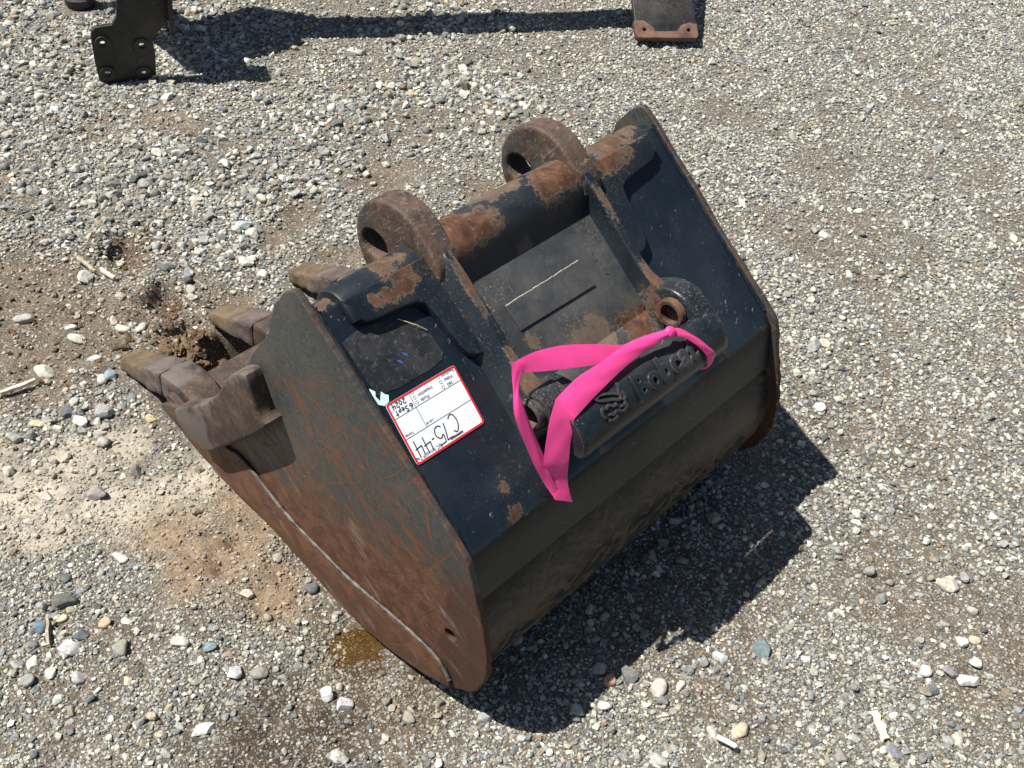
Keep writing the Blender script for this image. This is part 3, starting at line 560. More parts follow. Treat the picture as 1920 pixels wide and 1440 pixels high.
# larger stones that stand out: x, y, width mm, depth mm, colour, roundness, label
LOOSE = [
 (-.605, -.331, 44, 29, (.13, .14, .12), 1, 'dark olive oval pebble, largest smooth one beside the tan soil mound'),
 (-.523, -.369, 34, 32, (.70, .68, .62), 0, 'bright white angular stone beside a thin upright wood splinter'),
 (-.464, -.311, 30, 26, (.33, .31, .26), 1, 'olive grey rounded pebble below the tan soil mound'),
 (-.368, -.211, 23, 20, (.22, .30, .32), 0, 'teal blue angular pebble below the tan soil mound'),
 (-.406, -.240, 30, 20, (.52, .49, .44), 1, 'pale lumpy stone between the olive and the teal pebbles'),
 (-.350, -.015, 23, 23, (.15, .155, .165), 1, 'dark slate round pebble close beside the bucket side plate'),
 (-.306, -.209, 30, 28, (.68, .66, .62), 0, 'white angular stone next to a grey one at the damp soil'),
 (-.277, -.180, 30, 23, (.30, .285, .25), 1, 'grey brown stone next to a white one at the damp soil'),
 (-.515, -.448, 25, 23, (.30, .30, .29), 1, 'small grey round pebble away from the bucket, beyond the white angular stone'),
 (-.466, -.389, 25, 23, (.44, .43, .43), 0, 'pale violet grey faceted stone below the white angular stone'),
 (-.521, -.305, 20, 19, (.50, .39, .25), 0, 'tan angular pebble between the dark oval pebble and the olive grey one'),
 (-.590, -.383, 21, 24, (.16, .23, .27), 1, 'blue grey pebble touching the thin upright wood splinter'),
 (-.257, -.302, 37, 21, (.68, .66, .62), 0, 'long white stone bedded in the damp soil'),
 (-.175, -.128, 28, 24, (.66, .65, .61), 0, 'white stone at the edge of the damp soil by the puddle'),
 (-.143, -.120, 32, 26, (.70, .69, .65), 0, 'large white stone next to another one by the puddle'),
 (-.822, -.235, 27, 21, (.56, .53, .47), 0, 'pale stone lying on the bright sand patch'),
 (-.766, -.167, 35, 33, (.30, .28, .25), 0, 'grey angular rock lying on the bright sand patch'),
 (-.531, -.343, 23, 19, (.13, .145, .17), 0, 'dark blue grey stone beside the bright white angular stone'),
 (-.582, -.349, 19, 14, (.58, .49, .38), 1, 'cream small pebble under the dark olive oval pebble'),
 (-.619, -.216, 31, 22, (.58, .56, .53), 0, 'white stone between the sand patch and the tan mound'),
 (-1.132, .115, 33, 25, (.64, .58, .47), 1, 'cream egg shaped pebble on the bare brown dirt'),
 (-1.104, .141, 20, 37, (.48, .47, .40), 1, 'long greenish white pebble beside the cream egg shaped one'),
 (-1.169, .030, 39, 24, (.60, .56, .46), 1, 'long cream stone on the bare brown dirt'),
 (-1.210, .041, 31, 17, (.68, .64, .56), 1, 'flat white pebble beside the long cream stone'),
 (-1.295, -.019, 40, 24, (.44, .42, .37), 0, 'wedge shaped grey stone alone on the bare brown dirt'),
 (-1.128, -.070, 46, 29, (.62, .58, .49), 0, 'large blocky pale stone on the bare brown dirt'),
 (-1.172, .117, 25, 24, (.54, .48, .41), 0, 'pinkish pale stone next to the cream egg shaped pebble'),
 (-1.095, .025, 32, 16, (.64, .62, .56), 0, 'white flat stone near the outermost tooth tip'),
 (-1.020, .020, 30, 28, (.30, .36, .40), 0, 'blue grey stone beside the outermost tooth'),
 (-1.023, -.002, 23, 24, (.60, .57, .52), 1, 'white round pebble touching the blue grey stone'),
 (-.984, -.100, 28, 27, (.14, .15, .165), 0, 'dark slate cube shaped stone in the gravel by the teeth'),
 (-.935, -.054, 41, 36, (.36, .35, .33), 0, 'largest grey rock in the gravel beside the outermost tooth'),
 (-1.335, .146, 35, 39, (.50, .49, .45), 0, 'grey white angular stone beside the dry twigs'),
 (-.999, -.157, 25, 17, (.60, .52, .30), 1, 'yellow pebble in the gravel beside the sand patch'),
 (-1.252, .512, 40, 32, (.40, .46, .47), 0, 'pale blue slab shaped stone in the coarse gravel'),
 (-1.194, .318, 22, 37, (.27, .28, .29), 1, 'long grey oval pebble in the coarse gravel'),
 (-1.132, .432, 39, 30, (.60, .57, .50), 0, 'cream knobbly rock in the coarse gravel'),
 (-.861, .004, 22, 17, (.58, .47, .24), 0, 'yellow tan stone under the outermost tooth'),
 (.266, .445, 31, 36, (.17, .22, .225), 0, 'flat teal grey slab bedded beyond the bucket shadow'),
 (.424, .807, 38, 31, (.50, .46, .38), 0, 'large beige knobbly rock away from the bucket'),
 (.483, .614, 25, 22, (.62, .61, .58), 1, 'white and grey banded pebble beside a dark grey one'),
 (.546, .650, 36, 28, (.66, .64, .59), 0, 'largest white rock in the fine gravel'),
 (.517, .643, 26, 22, (.27, .26, .26), 0, 'grey pointed stone beside the largest white rock'),
 (.512, .593, 20, 19, (.15, .16, .165), 1, 'dark grey small pebble under the banded pebble'),
 (.515, .735, 21, 19, (.56, .46, .35), 1, 'peach coloured round pebble in the fine gravel'),
 (.524, .448, 28, 24, (.22, .235, .26), 0, 'slate blue stone beside the pale wood chip'),
 (.464, .379, 22, 22, (.30, .28, .25), 0, 'grey brown triangular stone near the pale wood chip'),
 (.331, .488, 18, 16, (.64, .62, .57), 0, 'small white stone beyond the teal grey slab'),
 (.537, .691, 24, 24, (.62, .60, .54), 0, 'white round stone between the white rock and the peach pebble'),
 (.124, .216, 22, 25, (.50, .29, .22), 0, 'pink stone at the edge of the bucket shadow'),
 (.140, .246, 36, 25, (.19, .20, .18), 0, 'green grey stone next to the pink one'),
 (.190, .264, 25, 38, (.60, .54, .46), 1, 'long cream stone lit beside the bucket shadow'),
 (.224, .385, 29, 22, (.66, .64, .59), 0, 'white flat stone lit beside the bucket shadow'),
 (.150, .175, 23, 23, (.56, .53, .47), 0, 'pale chunky stone beyond the pink one'),
 (.036, .618, 30, 30, (.36, .33, .29), 0, 'biggest brown grey rock lying inside the bucket shadow'),
 (.10, .221, 24, 26, (.40, .39, .36), 0, 'grey angular rock inside the bucket shadow by the heel'),
 (-.099, 1.183, 34, 30, (.36, .36, .36), 0, 'grey rock beyond the far side plate beside a tan pebble'),
 (-.088, 1.211, 22, 29, (.58, .52, .41), 1, 'tan pebble beside the grey rock beyond the far side plate'),
 (.016, 1.025, 25, 28, (.66, .66, .66), 0, 'white grey streaked stone just past the bucket shadow'),
 (-.104, 1.315, 20, 15, (.62, .58, .50), 1, 'cream small pebble far past the far side plate')]
rs = np.random.default_rng(3)
for x, y, w, d, c, rnd, lab in LOOSE:
    v = stone_shape(V3, 3 if rnd else 11, .006, rs)*np.array((w*.00105, d*.00105, min(w, d)*(.00070 if rnd else .00075)))
    me = npmesh('stone', v, F3, True)
    if not rnd: me.set_sharp_from_angle(angle=math.radians(24))
    colattr(me, np.minimum(np.array(c), .60-.08*np.array((0, .04, .16)))[None].repeat(len(v), 0))
    o = obj('stone', me, M_STONE); o.location = (x, y, float(height(np.array([x]), np.array([y]))[0])+min(w, d)*.00020)
    o.rotation_euler = (rs.normal(0, .12), rs.normal(0, .12), PAN-math.pi/2+rs.normal(0, .25)); tag(o, lab, 'stone', 'larger stones lying on the gravel')

# twigs and chips
def chip(name, a, b, w, th, mat, lab, cat):
    a = np.array(a); b = np.array(b); n = 6; d = (b-a)/np.linalg.norm(b-a); s = np.array((-d[1], d[0])); rings = []
    for i in range(n+1):
        q = a+(b-a)*i/n+s*rs.normal(0, .0012); z = max(float(height(q[:1], q[1:])[0]), -.005)+.004; ww = w*(1-.35*abs(i/n-.5))*rs.uniform(.85, 1.1)
        rings.append([(*(q+s*ww/2*k), z+t) for k, t in ((-1, 0), (1, 0), (.9, th), (-.8, th*.9))])
    o = obj(name, loft(rings), mat); tag(o, lab, cat); return o
chip('wood_chip', (.462, .482), (.502, .455), .013, .004, M_CHIP, 'flat pale wood chip lying on the fine gravel', 'wood chip')
chip('twig', (-1.394, .167), (-1.327, .170), .007, .006, M_TWIG, 'short dry grey twig beside the grey white angular stone', 'twig')
chip('twig', (-1.327, .183), (-1.280, .189), .009, .006, M_CHIP, 'thick broken pale twig near the tooth print', 'twig')
chip('twig', (-1.113, -.165), (-1.105, -.098), .008, .007, M_CHIP, 'long pale bark strip between the bare dirt and the sand', 'twig')
chip('twig', (-.598, -.365), (-.546, -.392), .006, .004, M_TWIG, 'thin wood splinter beside the blue grey pebble', 'twig')

WT = tube([(.310, .256, .009), ((.310+.341)/2, (.256+.264)/2, .0095), (.341, .264, .009)], .0042, 14)
tag(obj('paper_tube', WT, plain('white_paper', (.74, .74, .72), .5, .05), None, 50), 'small white paper tube lying on the gravel beyond the bucket shadow', 'litter')

# puddle of brown oily water
def puddle_mat():
    g = G('brown_water'); g.b.inputs['Transmission Weight'].default_value = 0.92; g.b.inputs['IOR'].default_value = 1.33
    return g.fin(g.mix(g.noise(None, 30, 3), (0.46, 0.27, 0.09), (0.60, 0.40, 0.17)), 0.03, None, 0, 0.5)
M_WATER = puddle_mat()
def puddle(cx, cy, r, z):
    pts = [(cx+r*math.cos(6.2832*i/40), cy+r*math.sin(6.2832*i/40)) for i in range(40)]
    o = obj('puddle', mesh([(a, b, z) for a, b in pts]+[(a, b, z-.025) for a, b in pts], [tuple(range(40)), tuple(range(40, 80))]+[(i, (i+1) % 40, 40+(i+1) % 40, 40+i) for i in range(40)]), M_WATER); o['kind'] = 'structure'
def hz(x, y): return float(height(np.array([x]), np.array([y]))[0])
puddle(-.205, -.046, .055, hz(-.212, -.035)+.0036)

# ------------------------------------------------------------------ the bucket
B = empty('excavator_bucket', (0, 0, 0))
tag(B, 'black steel excavator bucket with rusted side plate and pointed teeth resting on gravel', 'excavator bucket')
back = [(-.344, .6405), (-.012, .388)]
OUT = [(-.340, .6345), (-.252, .567), (-.152, .491), (-.072, .430), (-.024, .393), (-.007, .375), (.003, .345), (.013, .312), (.026, .275), (.036, .235), (.043, .190), (.043, .155), (.036, .122), (.022, .090), (-.001, .065), (-.030, .047), (-.08, .026), (-.159, .003), (-.235, -.005), (-.299, .001), (-.385, .022), (-.476, .041), (-.53, .046), (-.60, .047), (-.684, .051), (-.747, .074), (-.792, .086), (-.785, .105), (-.70, .155), (-.63, .225), (-.57, .300), (-.525, .362), (-.497, .395), (-.472, .441), (-.448, .479), (-.421, .522), (-.407, .566), (-.397, .592), (-.375, .621), (-.356, .636)]
rgo = np.random.default_rng(9)
def ragged(L, amp=.0016):
    return [(a+rgo.normal(0, amp), b+rgo.normal(0, amp)) for a, b in catmull(L, 3, True)]
for y0, y1 in ((0, .0115), (WID-.0115, WID)):
    hole = arc(-.033, .182, .0115, 0, 345, 16)
    me = extr([ragged(OUT, .0009), hole], y0, y1, fXZ, .0025, 2)
    o = obj('side_plate', me, M_SIDE, B, 40)
    if y0 == 0: o['label'] = 'scratched grey side plate rusting brown towards the floor'
# shell: back plate from the nose to the crease, heel and floor
nose = [(.04+.030*math.cos(math.radians(a)), -.034+.030*math.sin(math.radians(a))) for a in range(265, 89, -15)]
flat = [(s, -.004) for s in np.linspace(.06, .392, 12)]
toXZ = lambda s, h: (A0[0]+s*DV[0]+h*NV[0], A0[2]+s*DV[2]+h*NV[2])
prof = [toXZ(s, h) for s, h in nose+flat]+[(-.0235, .3795), (-.017, .372), (-.0125, .362), (-.004, .324), (.004, .288)]
bk = obj('back_plate', bent(prof, .011, WID-.011, .010, fXZ, -1), M_TOP, B, 25)
bk.data.materials.append(M_BAND)                                     # dustier below the fold; gloss and tone also cut to keep the shaded face dark
for pl in bk.data.polygons:
    if pl.normal.x > .9: pl.material_index = 1
lowp = catmull([(-.012, .300), (-.002, .280), (.012, .245), (.021, .205), (.023, .165), (.017, .125), (.002, .092), (-.025, .066), (-.08, .043), (-.16, .020), (-.24, .012), (-.30, .018), (-.385, .039), (-.476, .057), (-.55, .062), (-.68, .066), (-.745, .086), (-.79, .098)], 4)
obj('heel_and_floor', bent(lowp, .011, WID-.011, .012, fXZ, -1), M_FLOOR, B, 40)
# lip
lip = [(-.80, .088), (-.70, .060), (-.62, .058), (-.62, .084), (-.70, .094), (-.785, .118), (-.80, .110)]
obj('cutting_lip', bevelled(loft([[fXZ(a, b, y) for a, b in lip] for y in (.0135, WID-.0135)]), .004), M_BLOCK, B, 40)
# ridge over the mouth
rp = arc(.042, -.030, .042, 275, 90, 14)
for y0, y1 in ((.045, .196), (.545, .705)):
    ring = rp+[(.065, .0115), (.066, -.003), (.05, -.005)]
    obj('ridge', bevelled(loft([[fSH(a, b, y) for a, b in ring] for y in (y0, y1)]), .006, 2, 60), M_RIDGE, B, 40)
xb = catmull([(.05, -.078), (.012, -.060), (-.006, -.030), (-.006, -.005), (.006, .016), (.024, .028), (.044, .030), (.062, .023), (.088, .006), (.113, -.0065)], 4)
obj('cross_bar', loft([[fSH(a, b, y) for a, b in [tuple(q) for q in xb]+[(.09, -.03), (.06, -.07)]] for y in (.226, .372, .518)]), M_RIDGE, B, 40)
# raised pads either side of the hooks
pad = [(.030, .046), (.050, .051), (.066, .058), (.074, .074), (.081, .138), (.086, .152), (.099, .160), (.168, .171), (.186, .180), (.193, .195), (.193, .214), (.030, .214)]
pc = catmull(pad[:10], 5); padc = [tuple(q) for q in pc]+pad[10:]
for mir in (False, True):
    lp = [(s, (.75-y) if mir else y) for s, y in padc]
    obj('raised_pad', extr([lp], -.010, .012, fSY, .004, 3), M_PAD, B, 40)
# hooks (ears)
def mir(y): return .742-y
earc = arc(.001, -.052, .0835, 262, 82, 30)
ear = earc+[(.035, .0305), (.055, .028), (.070, .020), (.085, .000), (.090, -.012), (.055, -.014), (.045, -.070), (.025, -.118)]
slot = [(-.028+.028*math.cos(a)*(1 if math.cos(a) > 0 else .9), -.083+.022*math.sin(a)) for a in np.linspace(0, 6.283, 22)[:-1]]
slot = [( -.030+(u+.030)*.75-(v+.083)*.66, -.083+(u+.030)*.66+(v+.083)*.75) for u, v in slot]
for y0, y1 in ((.193, .238), (.503, .548)):
    o = obj('hook_ear', extr([ear, slot], y0, y1, fSH, .006, 3), M_EAR, B, 45)
# rails running down from the hooks
ST = [(.030, .020), (.040, .0295), (.06, .0325), (.09, .034), (.14, .032), (.19, .031), (.225, .034), (.25, .043), (.272, .054), (.292, .056), (.312, .046), (.328, .026), (.338, .004)]
for m in (False, True):
    rings = []
    for s, ht in ST:
        w = max(0, (s-.235))*(.25 if m else .06)
        sec = [(.186-w, -.008), (.196-w, min(.012, ht*.4)), (.205-w*.8, ht*.66), (.2105-w*.6, ht-.0025), (.214-w*.6, ht), (.2255, ht), (.2285, ht-.003), (.2305, min(.006, ht*.3)), (.239, -.008)]
        rings.append([tuple(SF(s, mir(y) if m else y, h)) for y, h in sec])
    obj('rail', loft(rings), M_RAIL, B, 32)
# pocket floor between the rails with the name-plate seat
obj('pocket_floor', extr([[(.085, .225), (.262, .225), (.275, .24), (.283, .30), (.283, .45), (.275, .50), (.262, .517), (.085, .517)]], -.012, .001, fSY, .002), M_INNER, B, 40)
obj('plate_seat', extr([[(.152, .274), (.150, .436), (.197, .442), (.194, .276)]], -.001, .0042, fSY, .0012), M_INNER, B, 40)
obj('lower_web', bevelled(loft([[fSH(a, b, y) for a, b in [(.26, -.008), (.275, .002), (.305, .012), (.345, .012), (.352, -.008)]] for y in (.24, .505)]), .003), M_INNER, B, 40)
# pin bosses
def boss(y0, y1, R, r, s, h, name='pin_boss'):
    rings = []
    prof = [(y0, r), (y0, R-.003), (y0+.002, R-.0008), (y0+.010, R), (y0+.011, R-.003), (y0+.014, R-.003), (y0+.016, R+.004), (y1, R+.004), (y1, r)]
    n = 32
    for yy, rr in prof: rings.append([tuple(SF(s+rr*math.cos(6.2832*k/n), yy, h+rr*math.sin(6.2832*k/n))) for k in range(n)])
    vs = [v for q in rings for v in q]; fs = []
    for i in range(len(rings)):
        for j in range(n): a, b = i*n+j, i*n+(j+1) % n; c = ((i+1) % len(rings))*n; fs.append((a, b, c+(j+1) % n, c+j))
    o = obj(name, mesh(vs, fs), M_BAR if y0 < .3 else M_RAIL, B, 40)
    f = obj('bore', mesh([tuple(SF(s+r*.999*math.cos(6.2832*k/n), yy, h+r*.999*math.sin(6.2832*k/n))) for yy in (y0+.002, y0+.040) for k in range(n)],
        [(k, (k+1) % n, n+(k+1) % n, n+k) for k in range(n)]+[tuple(range(n, 2*n))]), M_RUST, o, 40)
boss(.176, .236, .0235, .0185, .298, .050)
boss(.5005, .556, .0255, .0170, .296, .047)
# locking bar carrying the name, with its two arms
bp = [(.3225, .050), (.318, .070), (.324, .083), (.336, .0885), (.352, .0885), (.370, .084), (.383, .075), (.3905, .064), (.390, .055), (.382, .049), (.365, .044), (.340, .043)]
bp = [tuple(q) for q in catmull(bp, 3, True)]
ends = [(.2085, .90), (.2115, .955), (.217, 1.0), (.29, 1.0), (.38, 1.0), (.47, 1.0), (.538, 1.0), (.545, .96), (.549, .90)]
cen = np.mean(np.array(bp), 0)
obj('locking_bar', loft([[fSH(*(cen+(np.array(q)-cen)*k), y) for q in bp] for y, k in ends]), M_BAR, B, 40)
obj('bar_light_block', extr([[(.345, -.008), (.349, .052), (.374, .052), (.366, -.008)]], .25, .42, fSH, .003), M_BAR, B, 40)  # added block closing the gap under the bar, shortens the light streak in the shadow
for y0, y1 in ((.226, .262), (.492, .556)):
    arm = [(.262, -.006), (.262, .030), (.285, .064), (.305, .074), (.330, .074), (.356, .070), (.385, .060), (.389, .050), (.372, .040), (.352, .020), (.346, -.006)]
    if y0 > .4: y0 = .513; arm = [(.250, -.006), (.246, .030), (.262, .062), (.285, .078), (.310, .082), (.340, .084), (.368, .080), (.389, .066), (.390, .052), (.376, .036), (.362, .015), (.356, -.006)]
    obj('arm', extr([[tuple(q) for q in catmull(arm, 3, True)]], y0, y1, fSH, .006, 2), M_BAR, B, 45)
# raised lettering and emblem on the bar
def fBAR(u, v, t):  # u across the width, v up the letter (towards the hooks)
    s = .3545-v; hh = .0885-max(0, s-.352)**2*8.5-max(0, .336-s)**2*20
    return tuple(SF(s, u, hh+t))
wd_ = text('Bobcat', .054, lambda x, y, z: fBAR(.400+x*.86, y*.98+.0005, z), .0028, .0017, .0014, spacing=1.08, off=.0010)
obj('raised_lettering', wd_, M_LETTER, B, 60)
def strokes(L, w, fn, name, mat, parent, th=.0004, z0=0.0):
    vs, fs = [], []
    for pl in L:
        p = catmull(pl, 5) if len(pl) > 2 else np.array(pl, float); d = np.gradient(p, axis=0); d /= np.linalg.norm(d, axis=1)[:, None]+1e-9
        nn = np.stack([-d[:, 1], d[:, 0]], 1)*w/2; b = len(vs)
        for q, k in zip(p, nn):
            for sx, zz in ((1, z0), (.75, z0+th), (-.75, z0+th), (-1, z0)): vs.append(fn(q[0]+sx*k[0], q[1]+sx*k[1], zz))
        for i in range(len(p)-1):
            for j in range(3): a = b+i*4+j; fs.append((a, a+1, a+5, a+4))
        m = b+(len(p)-1)*4; fs += [(b, b+1, b+2, b+3), (m+3, m+2, m+1, m)]
    me = bpy.data.meshes.new('s'); me.from_pydata([tuple(map(float, v)) for v in vs], [], fs); me.update()
    return obj(name, me, mat, parent, 60)
catl = [[(.309, .027), (.3045, .018), (.302, .010), (.296, .006), (.285, .012), (.272, .017), (.262, .0235), (.268, .0275), (.280, .024), (.292, .018), (.300, .012)], [(.262, .010), (.257, .003), (.258, -.004)], [(.262, .010), (.268, .006), (.274, .009), (.281, .003), (.288, .004)],
        [(.300, .006), (.304, .0), (.300, -.005), (.294, -.003)], [(.268, -.003), (.275, -.007), (.283, -.005), (.290, -.010)], [(.264, -.010), (.272, -.013), (.280, -.012)], [(.302, .016), (.308, .010), (.307, .002)], [(.292, -.012), (.300, -.010), (.306, -.006)]]
strokes(catl, .0044, fBAR, 'raised_emblem', M_LETTER, B, .0042, -.0006)
# cast figures on the pocket floor: a row of worn raised marks
def mark(ss, yy, k):
    q = lambda: (ss+random.uniform(0, .006), yy+random.uniform(0, .008))
    strokes([[q(), q(), q()], [q(), q()]], .0022, fSY, 'cast_mark', M_INNER, B, .0015, .0003)
for k in range(6): mark(.168+k*.0125+random.uniform(-.001, .001), .2455, k)
for k in range(4): mark(.148+k*.014+random.uniform(-.002, .002), .467+k*.002, k)
strokes([[(.1505+random.gauss(0, .0005), a), (.1505+random.gauss(0, .0005), a+w_)] for a, w_ in [(.274+.162*i/14+random.uniform(0, .003), random.uniform(.0105, .0145)) for i in range(14)]], .0014, fSY, 'scratched_lit_edge', plain('scratched_lit_edge', (.62, .57, .45), .5, .3), B, .0007, .0035)  # scratched upper edge of the seat, its sunlit brightness painted in as pale colour
# teeth and adapters
for k, ty in enumerate(TOOTH_Y):
    w = .030
    def ring(x, zc, th, hw): return [(x, ty-hw, zc-th/2), (x, ty+hw, zc-th/2), (x, ty+hw*.93, zc+th/2), (x, ty-hw*.93, zc+th/2)]
    o = obj('tooth', roughen(bevelled(loft([ring(-1.018, .022, .024, .022), ring(-1.008, .026, .034, .027), ring(-.95, .046, .040, .030), ring(-.89, .073, .054, .032), ring(-.845, .088, .060, .033)]), .006), .0035, 40), M_TOOTH, B, 40)
    a = obj('tooth_adapter', roughen(bevelled(loft([ring(-.849, .090, .046, .026), ring(-.83, .100, .056, .036), ring(-.77, .108, .056, .036), ring(-.70, .098, .040, .030), ring(-.64, .086, .014, .024)]), .005), .0025, 50), M_BLOCK, B, 40)
# side cutter block, wear plate with its weld, on both sides
blk = [(-.690, .175), (-.672, .200), (-.605, .256), (-.553, .310), (-.520, .360), (-.492, .404), (-.470, .425), (-.451, .432), (-.440, .405), (-.425, .366), (-.413, .350), (-.500, .250), (-.596, .150), (-.625, .140), (-.665, .142)]
strip_top = [(-.600, .160), (-.558, .161), (-.509, .156), (-.429, .121), (-.349, .106), (-.26, .097), (-.184, .102), (-.107, .106), (-.052, .098), (-.026, .070)]
st = [tuple(q) for q in catmull(strip_top, 4)]
bot = [(a, b) for a, b in OUT if b < .08 and -.66 < a < -.02][::1]
bot = [(-.022, .058), (-.035, .050), (-.08, .029), (-.159, .006), (-.235, -.002), (-.299, .004), (-.385, .025), (-.476, .044), (-.53, .049), (-.60, .052), (-.635, .055), (-.632, .085)]
for sgn, yb in ((-1, 0.0), (1, WID)):
    f = lambda t0, t1: (min(yb+sgn*t0, yb+sgn*t1), max(yb+sgn*t0, yb+sgn*t1))
    obj('side_cutter', extr([[tuple(q) for q in catmull(blk, 3, True)]], *f(-.004, .030), fXZ, .005, 2), M_BLOCK, B, 40)
    obj('wear_plate', extr([st+bot], *f(-.003, .007), fXZ, .002, 2), M_SIDE, B, 40)
    obj('weld_bead', tube([(a, yb+sgn*.004, b+.002) for a, b in catmull(strip_top[1:], 8)], .0032, 8, jit=.2), M_WELD, B, 60)
# weld seams along the side plates
for y in (.0135, WID-.0135):
    obj('weld_seam', tube([tuple(SF(s, y+random.uniform(-.0006, .0006), -.0030)) for s in np.linspace(.02, .39, 60)], .0030, 6, jit=.25), M_DARK if y < .3 else M_TOP, B, 60)
# scuffed old decal and scraps of sticker
dec = [(.078, .022), (.074, .045), (.079, .088), (.088, .110), (.108, .136), (.125, .146), (.160, .147), (.168, .140), (.171, .118), (.170, .060), (.163, .022)]
obj('worn_decal', extr([dec], -.0045, -.0032, fSY), M_DECAL, B)
obj('sticker_scrap', extr([[(.150, .0185), (.157, .0235), (.163, .020), (.172, .0225), (.161, .031), (.167, .034), (.170, .038), (.178, .033), (.180, .024), (.174, .017)]], -.0045, -.0025, fSY), M_CYAN, B)
for a, b in ((.136, .078), (.131, .091)): obj('sticker_scrap', extr([[(a, b), (a+.006, b+.002), (a+.010, b+.005), (a+.004, b+.005)]], -.0045, -.0024, fSY), M_BLUE, B)
obj('straw', tube([tuple(SF(.088, .112, -.001)), tuple(SF(.108, .131, .001)), tuple(SF(.122, .143, -.001))], .0007, 5), M_STRAW, B)

# ------------------------------------------------------------------ inspection tag
T = empty('inspection_tag', tuple(SF(.225, .08, -.003)))
tag(T, 'white inspection tag with red border and black handwriting stuck to the bucket back', 'tag')
TL = np.array(T.location)
def fT(u, v, t):     # reading frame of the tag, metres: u to the right, v up
    U = u/.1285; V = v/.0925
    return tuple(SF(.1795+v+(1-U)*.0035, .1515-u*.985-V*.007, -.0034+t)-TL)
def rrect(x0, y0, x1, y1, r, n=6):
    p = []
    for cx_, cy_, a in ((x1-r, y1-r, 0), (x0+r, y1-r, 90), (x0+r, y0+r, 180), (x1-r, y0+r, 270)): p += arc(cx_, cy_, r, a, a+90, n)
    return p
TW, TH = .1285, .0925
obj('paper', extr([rrect(0, 0, TW, TH, .005)], 0, .0008, fT), M_TAGW, T)
obj('border', extr([rrect(.0002, .0002, TW-.0002, TH-.0002, .005), rrect(.0032, .0032, TW-.0032, TH-.0032, .003)], .0008, .0011, fT), M_TAGR, T)
ln = lambda a, b: strokes([[(a[0]*TW, a[1]*TH), (b[0]*TW, b[1]*TH)]], .0007, fT, 'ruled_line', M_INK, T, .0002, .0009)
ln((.026, .255), (.974, .255)); ln((.026, .589), (.974, .589)); ln((.681, .035), (.681, .589))
def tx(body, U, V, size, mat=None, bold=0.0): obj('printed_text', text(body, size, lambda x, y, z: fT(U*TW+x, V*TH+y, z), 0.00008, bold, 0, off=.0011), mat or M_INKG, T)
tx('QC Sched/IP Tag', .80, .925, .0068); tx('R0590939279', .40, .925, .0042, M_INK, .0002); tx('Lot #', .615, .545, .0058); tx('Notes', .91, .545, .0058)
tx('Fluids', .53, .205, .0066, M_INK); tx('Inspection', .49, .122, .0066, M_INK); tx('360', .165, .212, .0066, M_INK); tx('Video', .150, .130, .0066, M_INK); tx('Rephoto', .130, .050, .0066, M_INK)
for U, V in ((.642, .206), (.640, .122), (.642, .038), (.262, .212), (.260, .128), (.260, .045)):
    strokes([[(U*TW+.0022*math.cos(a), V*TH+.0022*math.sin(a)) for a in np.linspace(0, 6.283, 17)]], .0005, fT, 'check_circle', M_INK, T, .0002, .0009)
def hand(glyphs, w, name='handwriting'):
    L = []
    for ox, oy, sx, sy, polys in glyphs:
        for pl in polys: L.append([((ox+a*sx)*TW, (oy+b*sy)*TH) for a, b in pl])
    strokes(L, w, fT, name, M_INK, T, .0002, .0009)
CG = [[(.95, .85), (.6, 1.0), (.15, .75), (0, .4), (.2, .05), (.6, 0), (.95, .15)]]
SG = [[(0, .95), (.55, .93), (1, .97)], [(1, .97), (.75, .6), (.5, .02)], [(.35, .45), (1, .5)]]
FG = [[(1, 1), (.2, .98)], [(.2, .98), (.12, .55), (.55, .68), (.92, .42), (.75, .08), (.3, 0), (0, .12)]]
QG = [[(.15, 1), (.05, .48), (.1, .45), (1, .5)], [(.78, 1), (.72, .0)]]
DG = [[(0, .5), (1, .52)]]
hand([(.31, .615, .10, .27, CG), (.435, .66, .09, .27, [SG[0], SG[1]]), (.53, .66, .11, .27, FG), (.665, .77, .035, .03, DG), (.725, .68, .095, .26, QG), (.84, .66, .095, .26, QG)], .0018)
hand([(.705, .165, .035, .075, [[(.9, 1), (.2, .6), (0, .25), (.4, 0), (1, .25), (.6, .5), (.1, .35)]]), (.765, .165, .04, .075, [[(1, .9), (.3, 1), (.2, .65), (.8, .4), (.7, .05), (0, .05)]]), (.815, .155, .03, .045, [[(0, .6), (1, .7), (.5, 1), (0, .5), (.5, 0), (1, .2)]]),
      (.857, .135, .035, .065, [[(.1, 0), (.2, 1)], [(.2, .95), (.9, .9), (.7, .5), (.2, .5)]]), (.905, .150, .035, .09, [[(.4, 1), (.4, 0)], [(0, .7), (1, .72)]]),
      (.755, .045, .035, .08, [[(0, .8), (.5, 1), (.9, .7), (.1, .05), (1, .1)]]), (.805, .045, .035, .07, [[(.5, 1), (0, .5), (.5, 0), (1, .5), (.5, 1)]]), (.850, .045, .035, .08, [[(0, .8), (.5, 1), (.9, .7), (.1, .05), (1, .1)]]), (.90, .04, .04, .09, QG)], .0016)

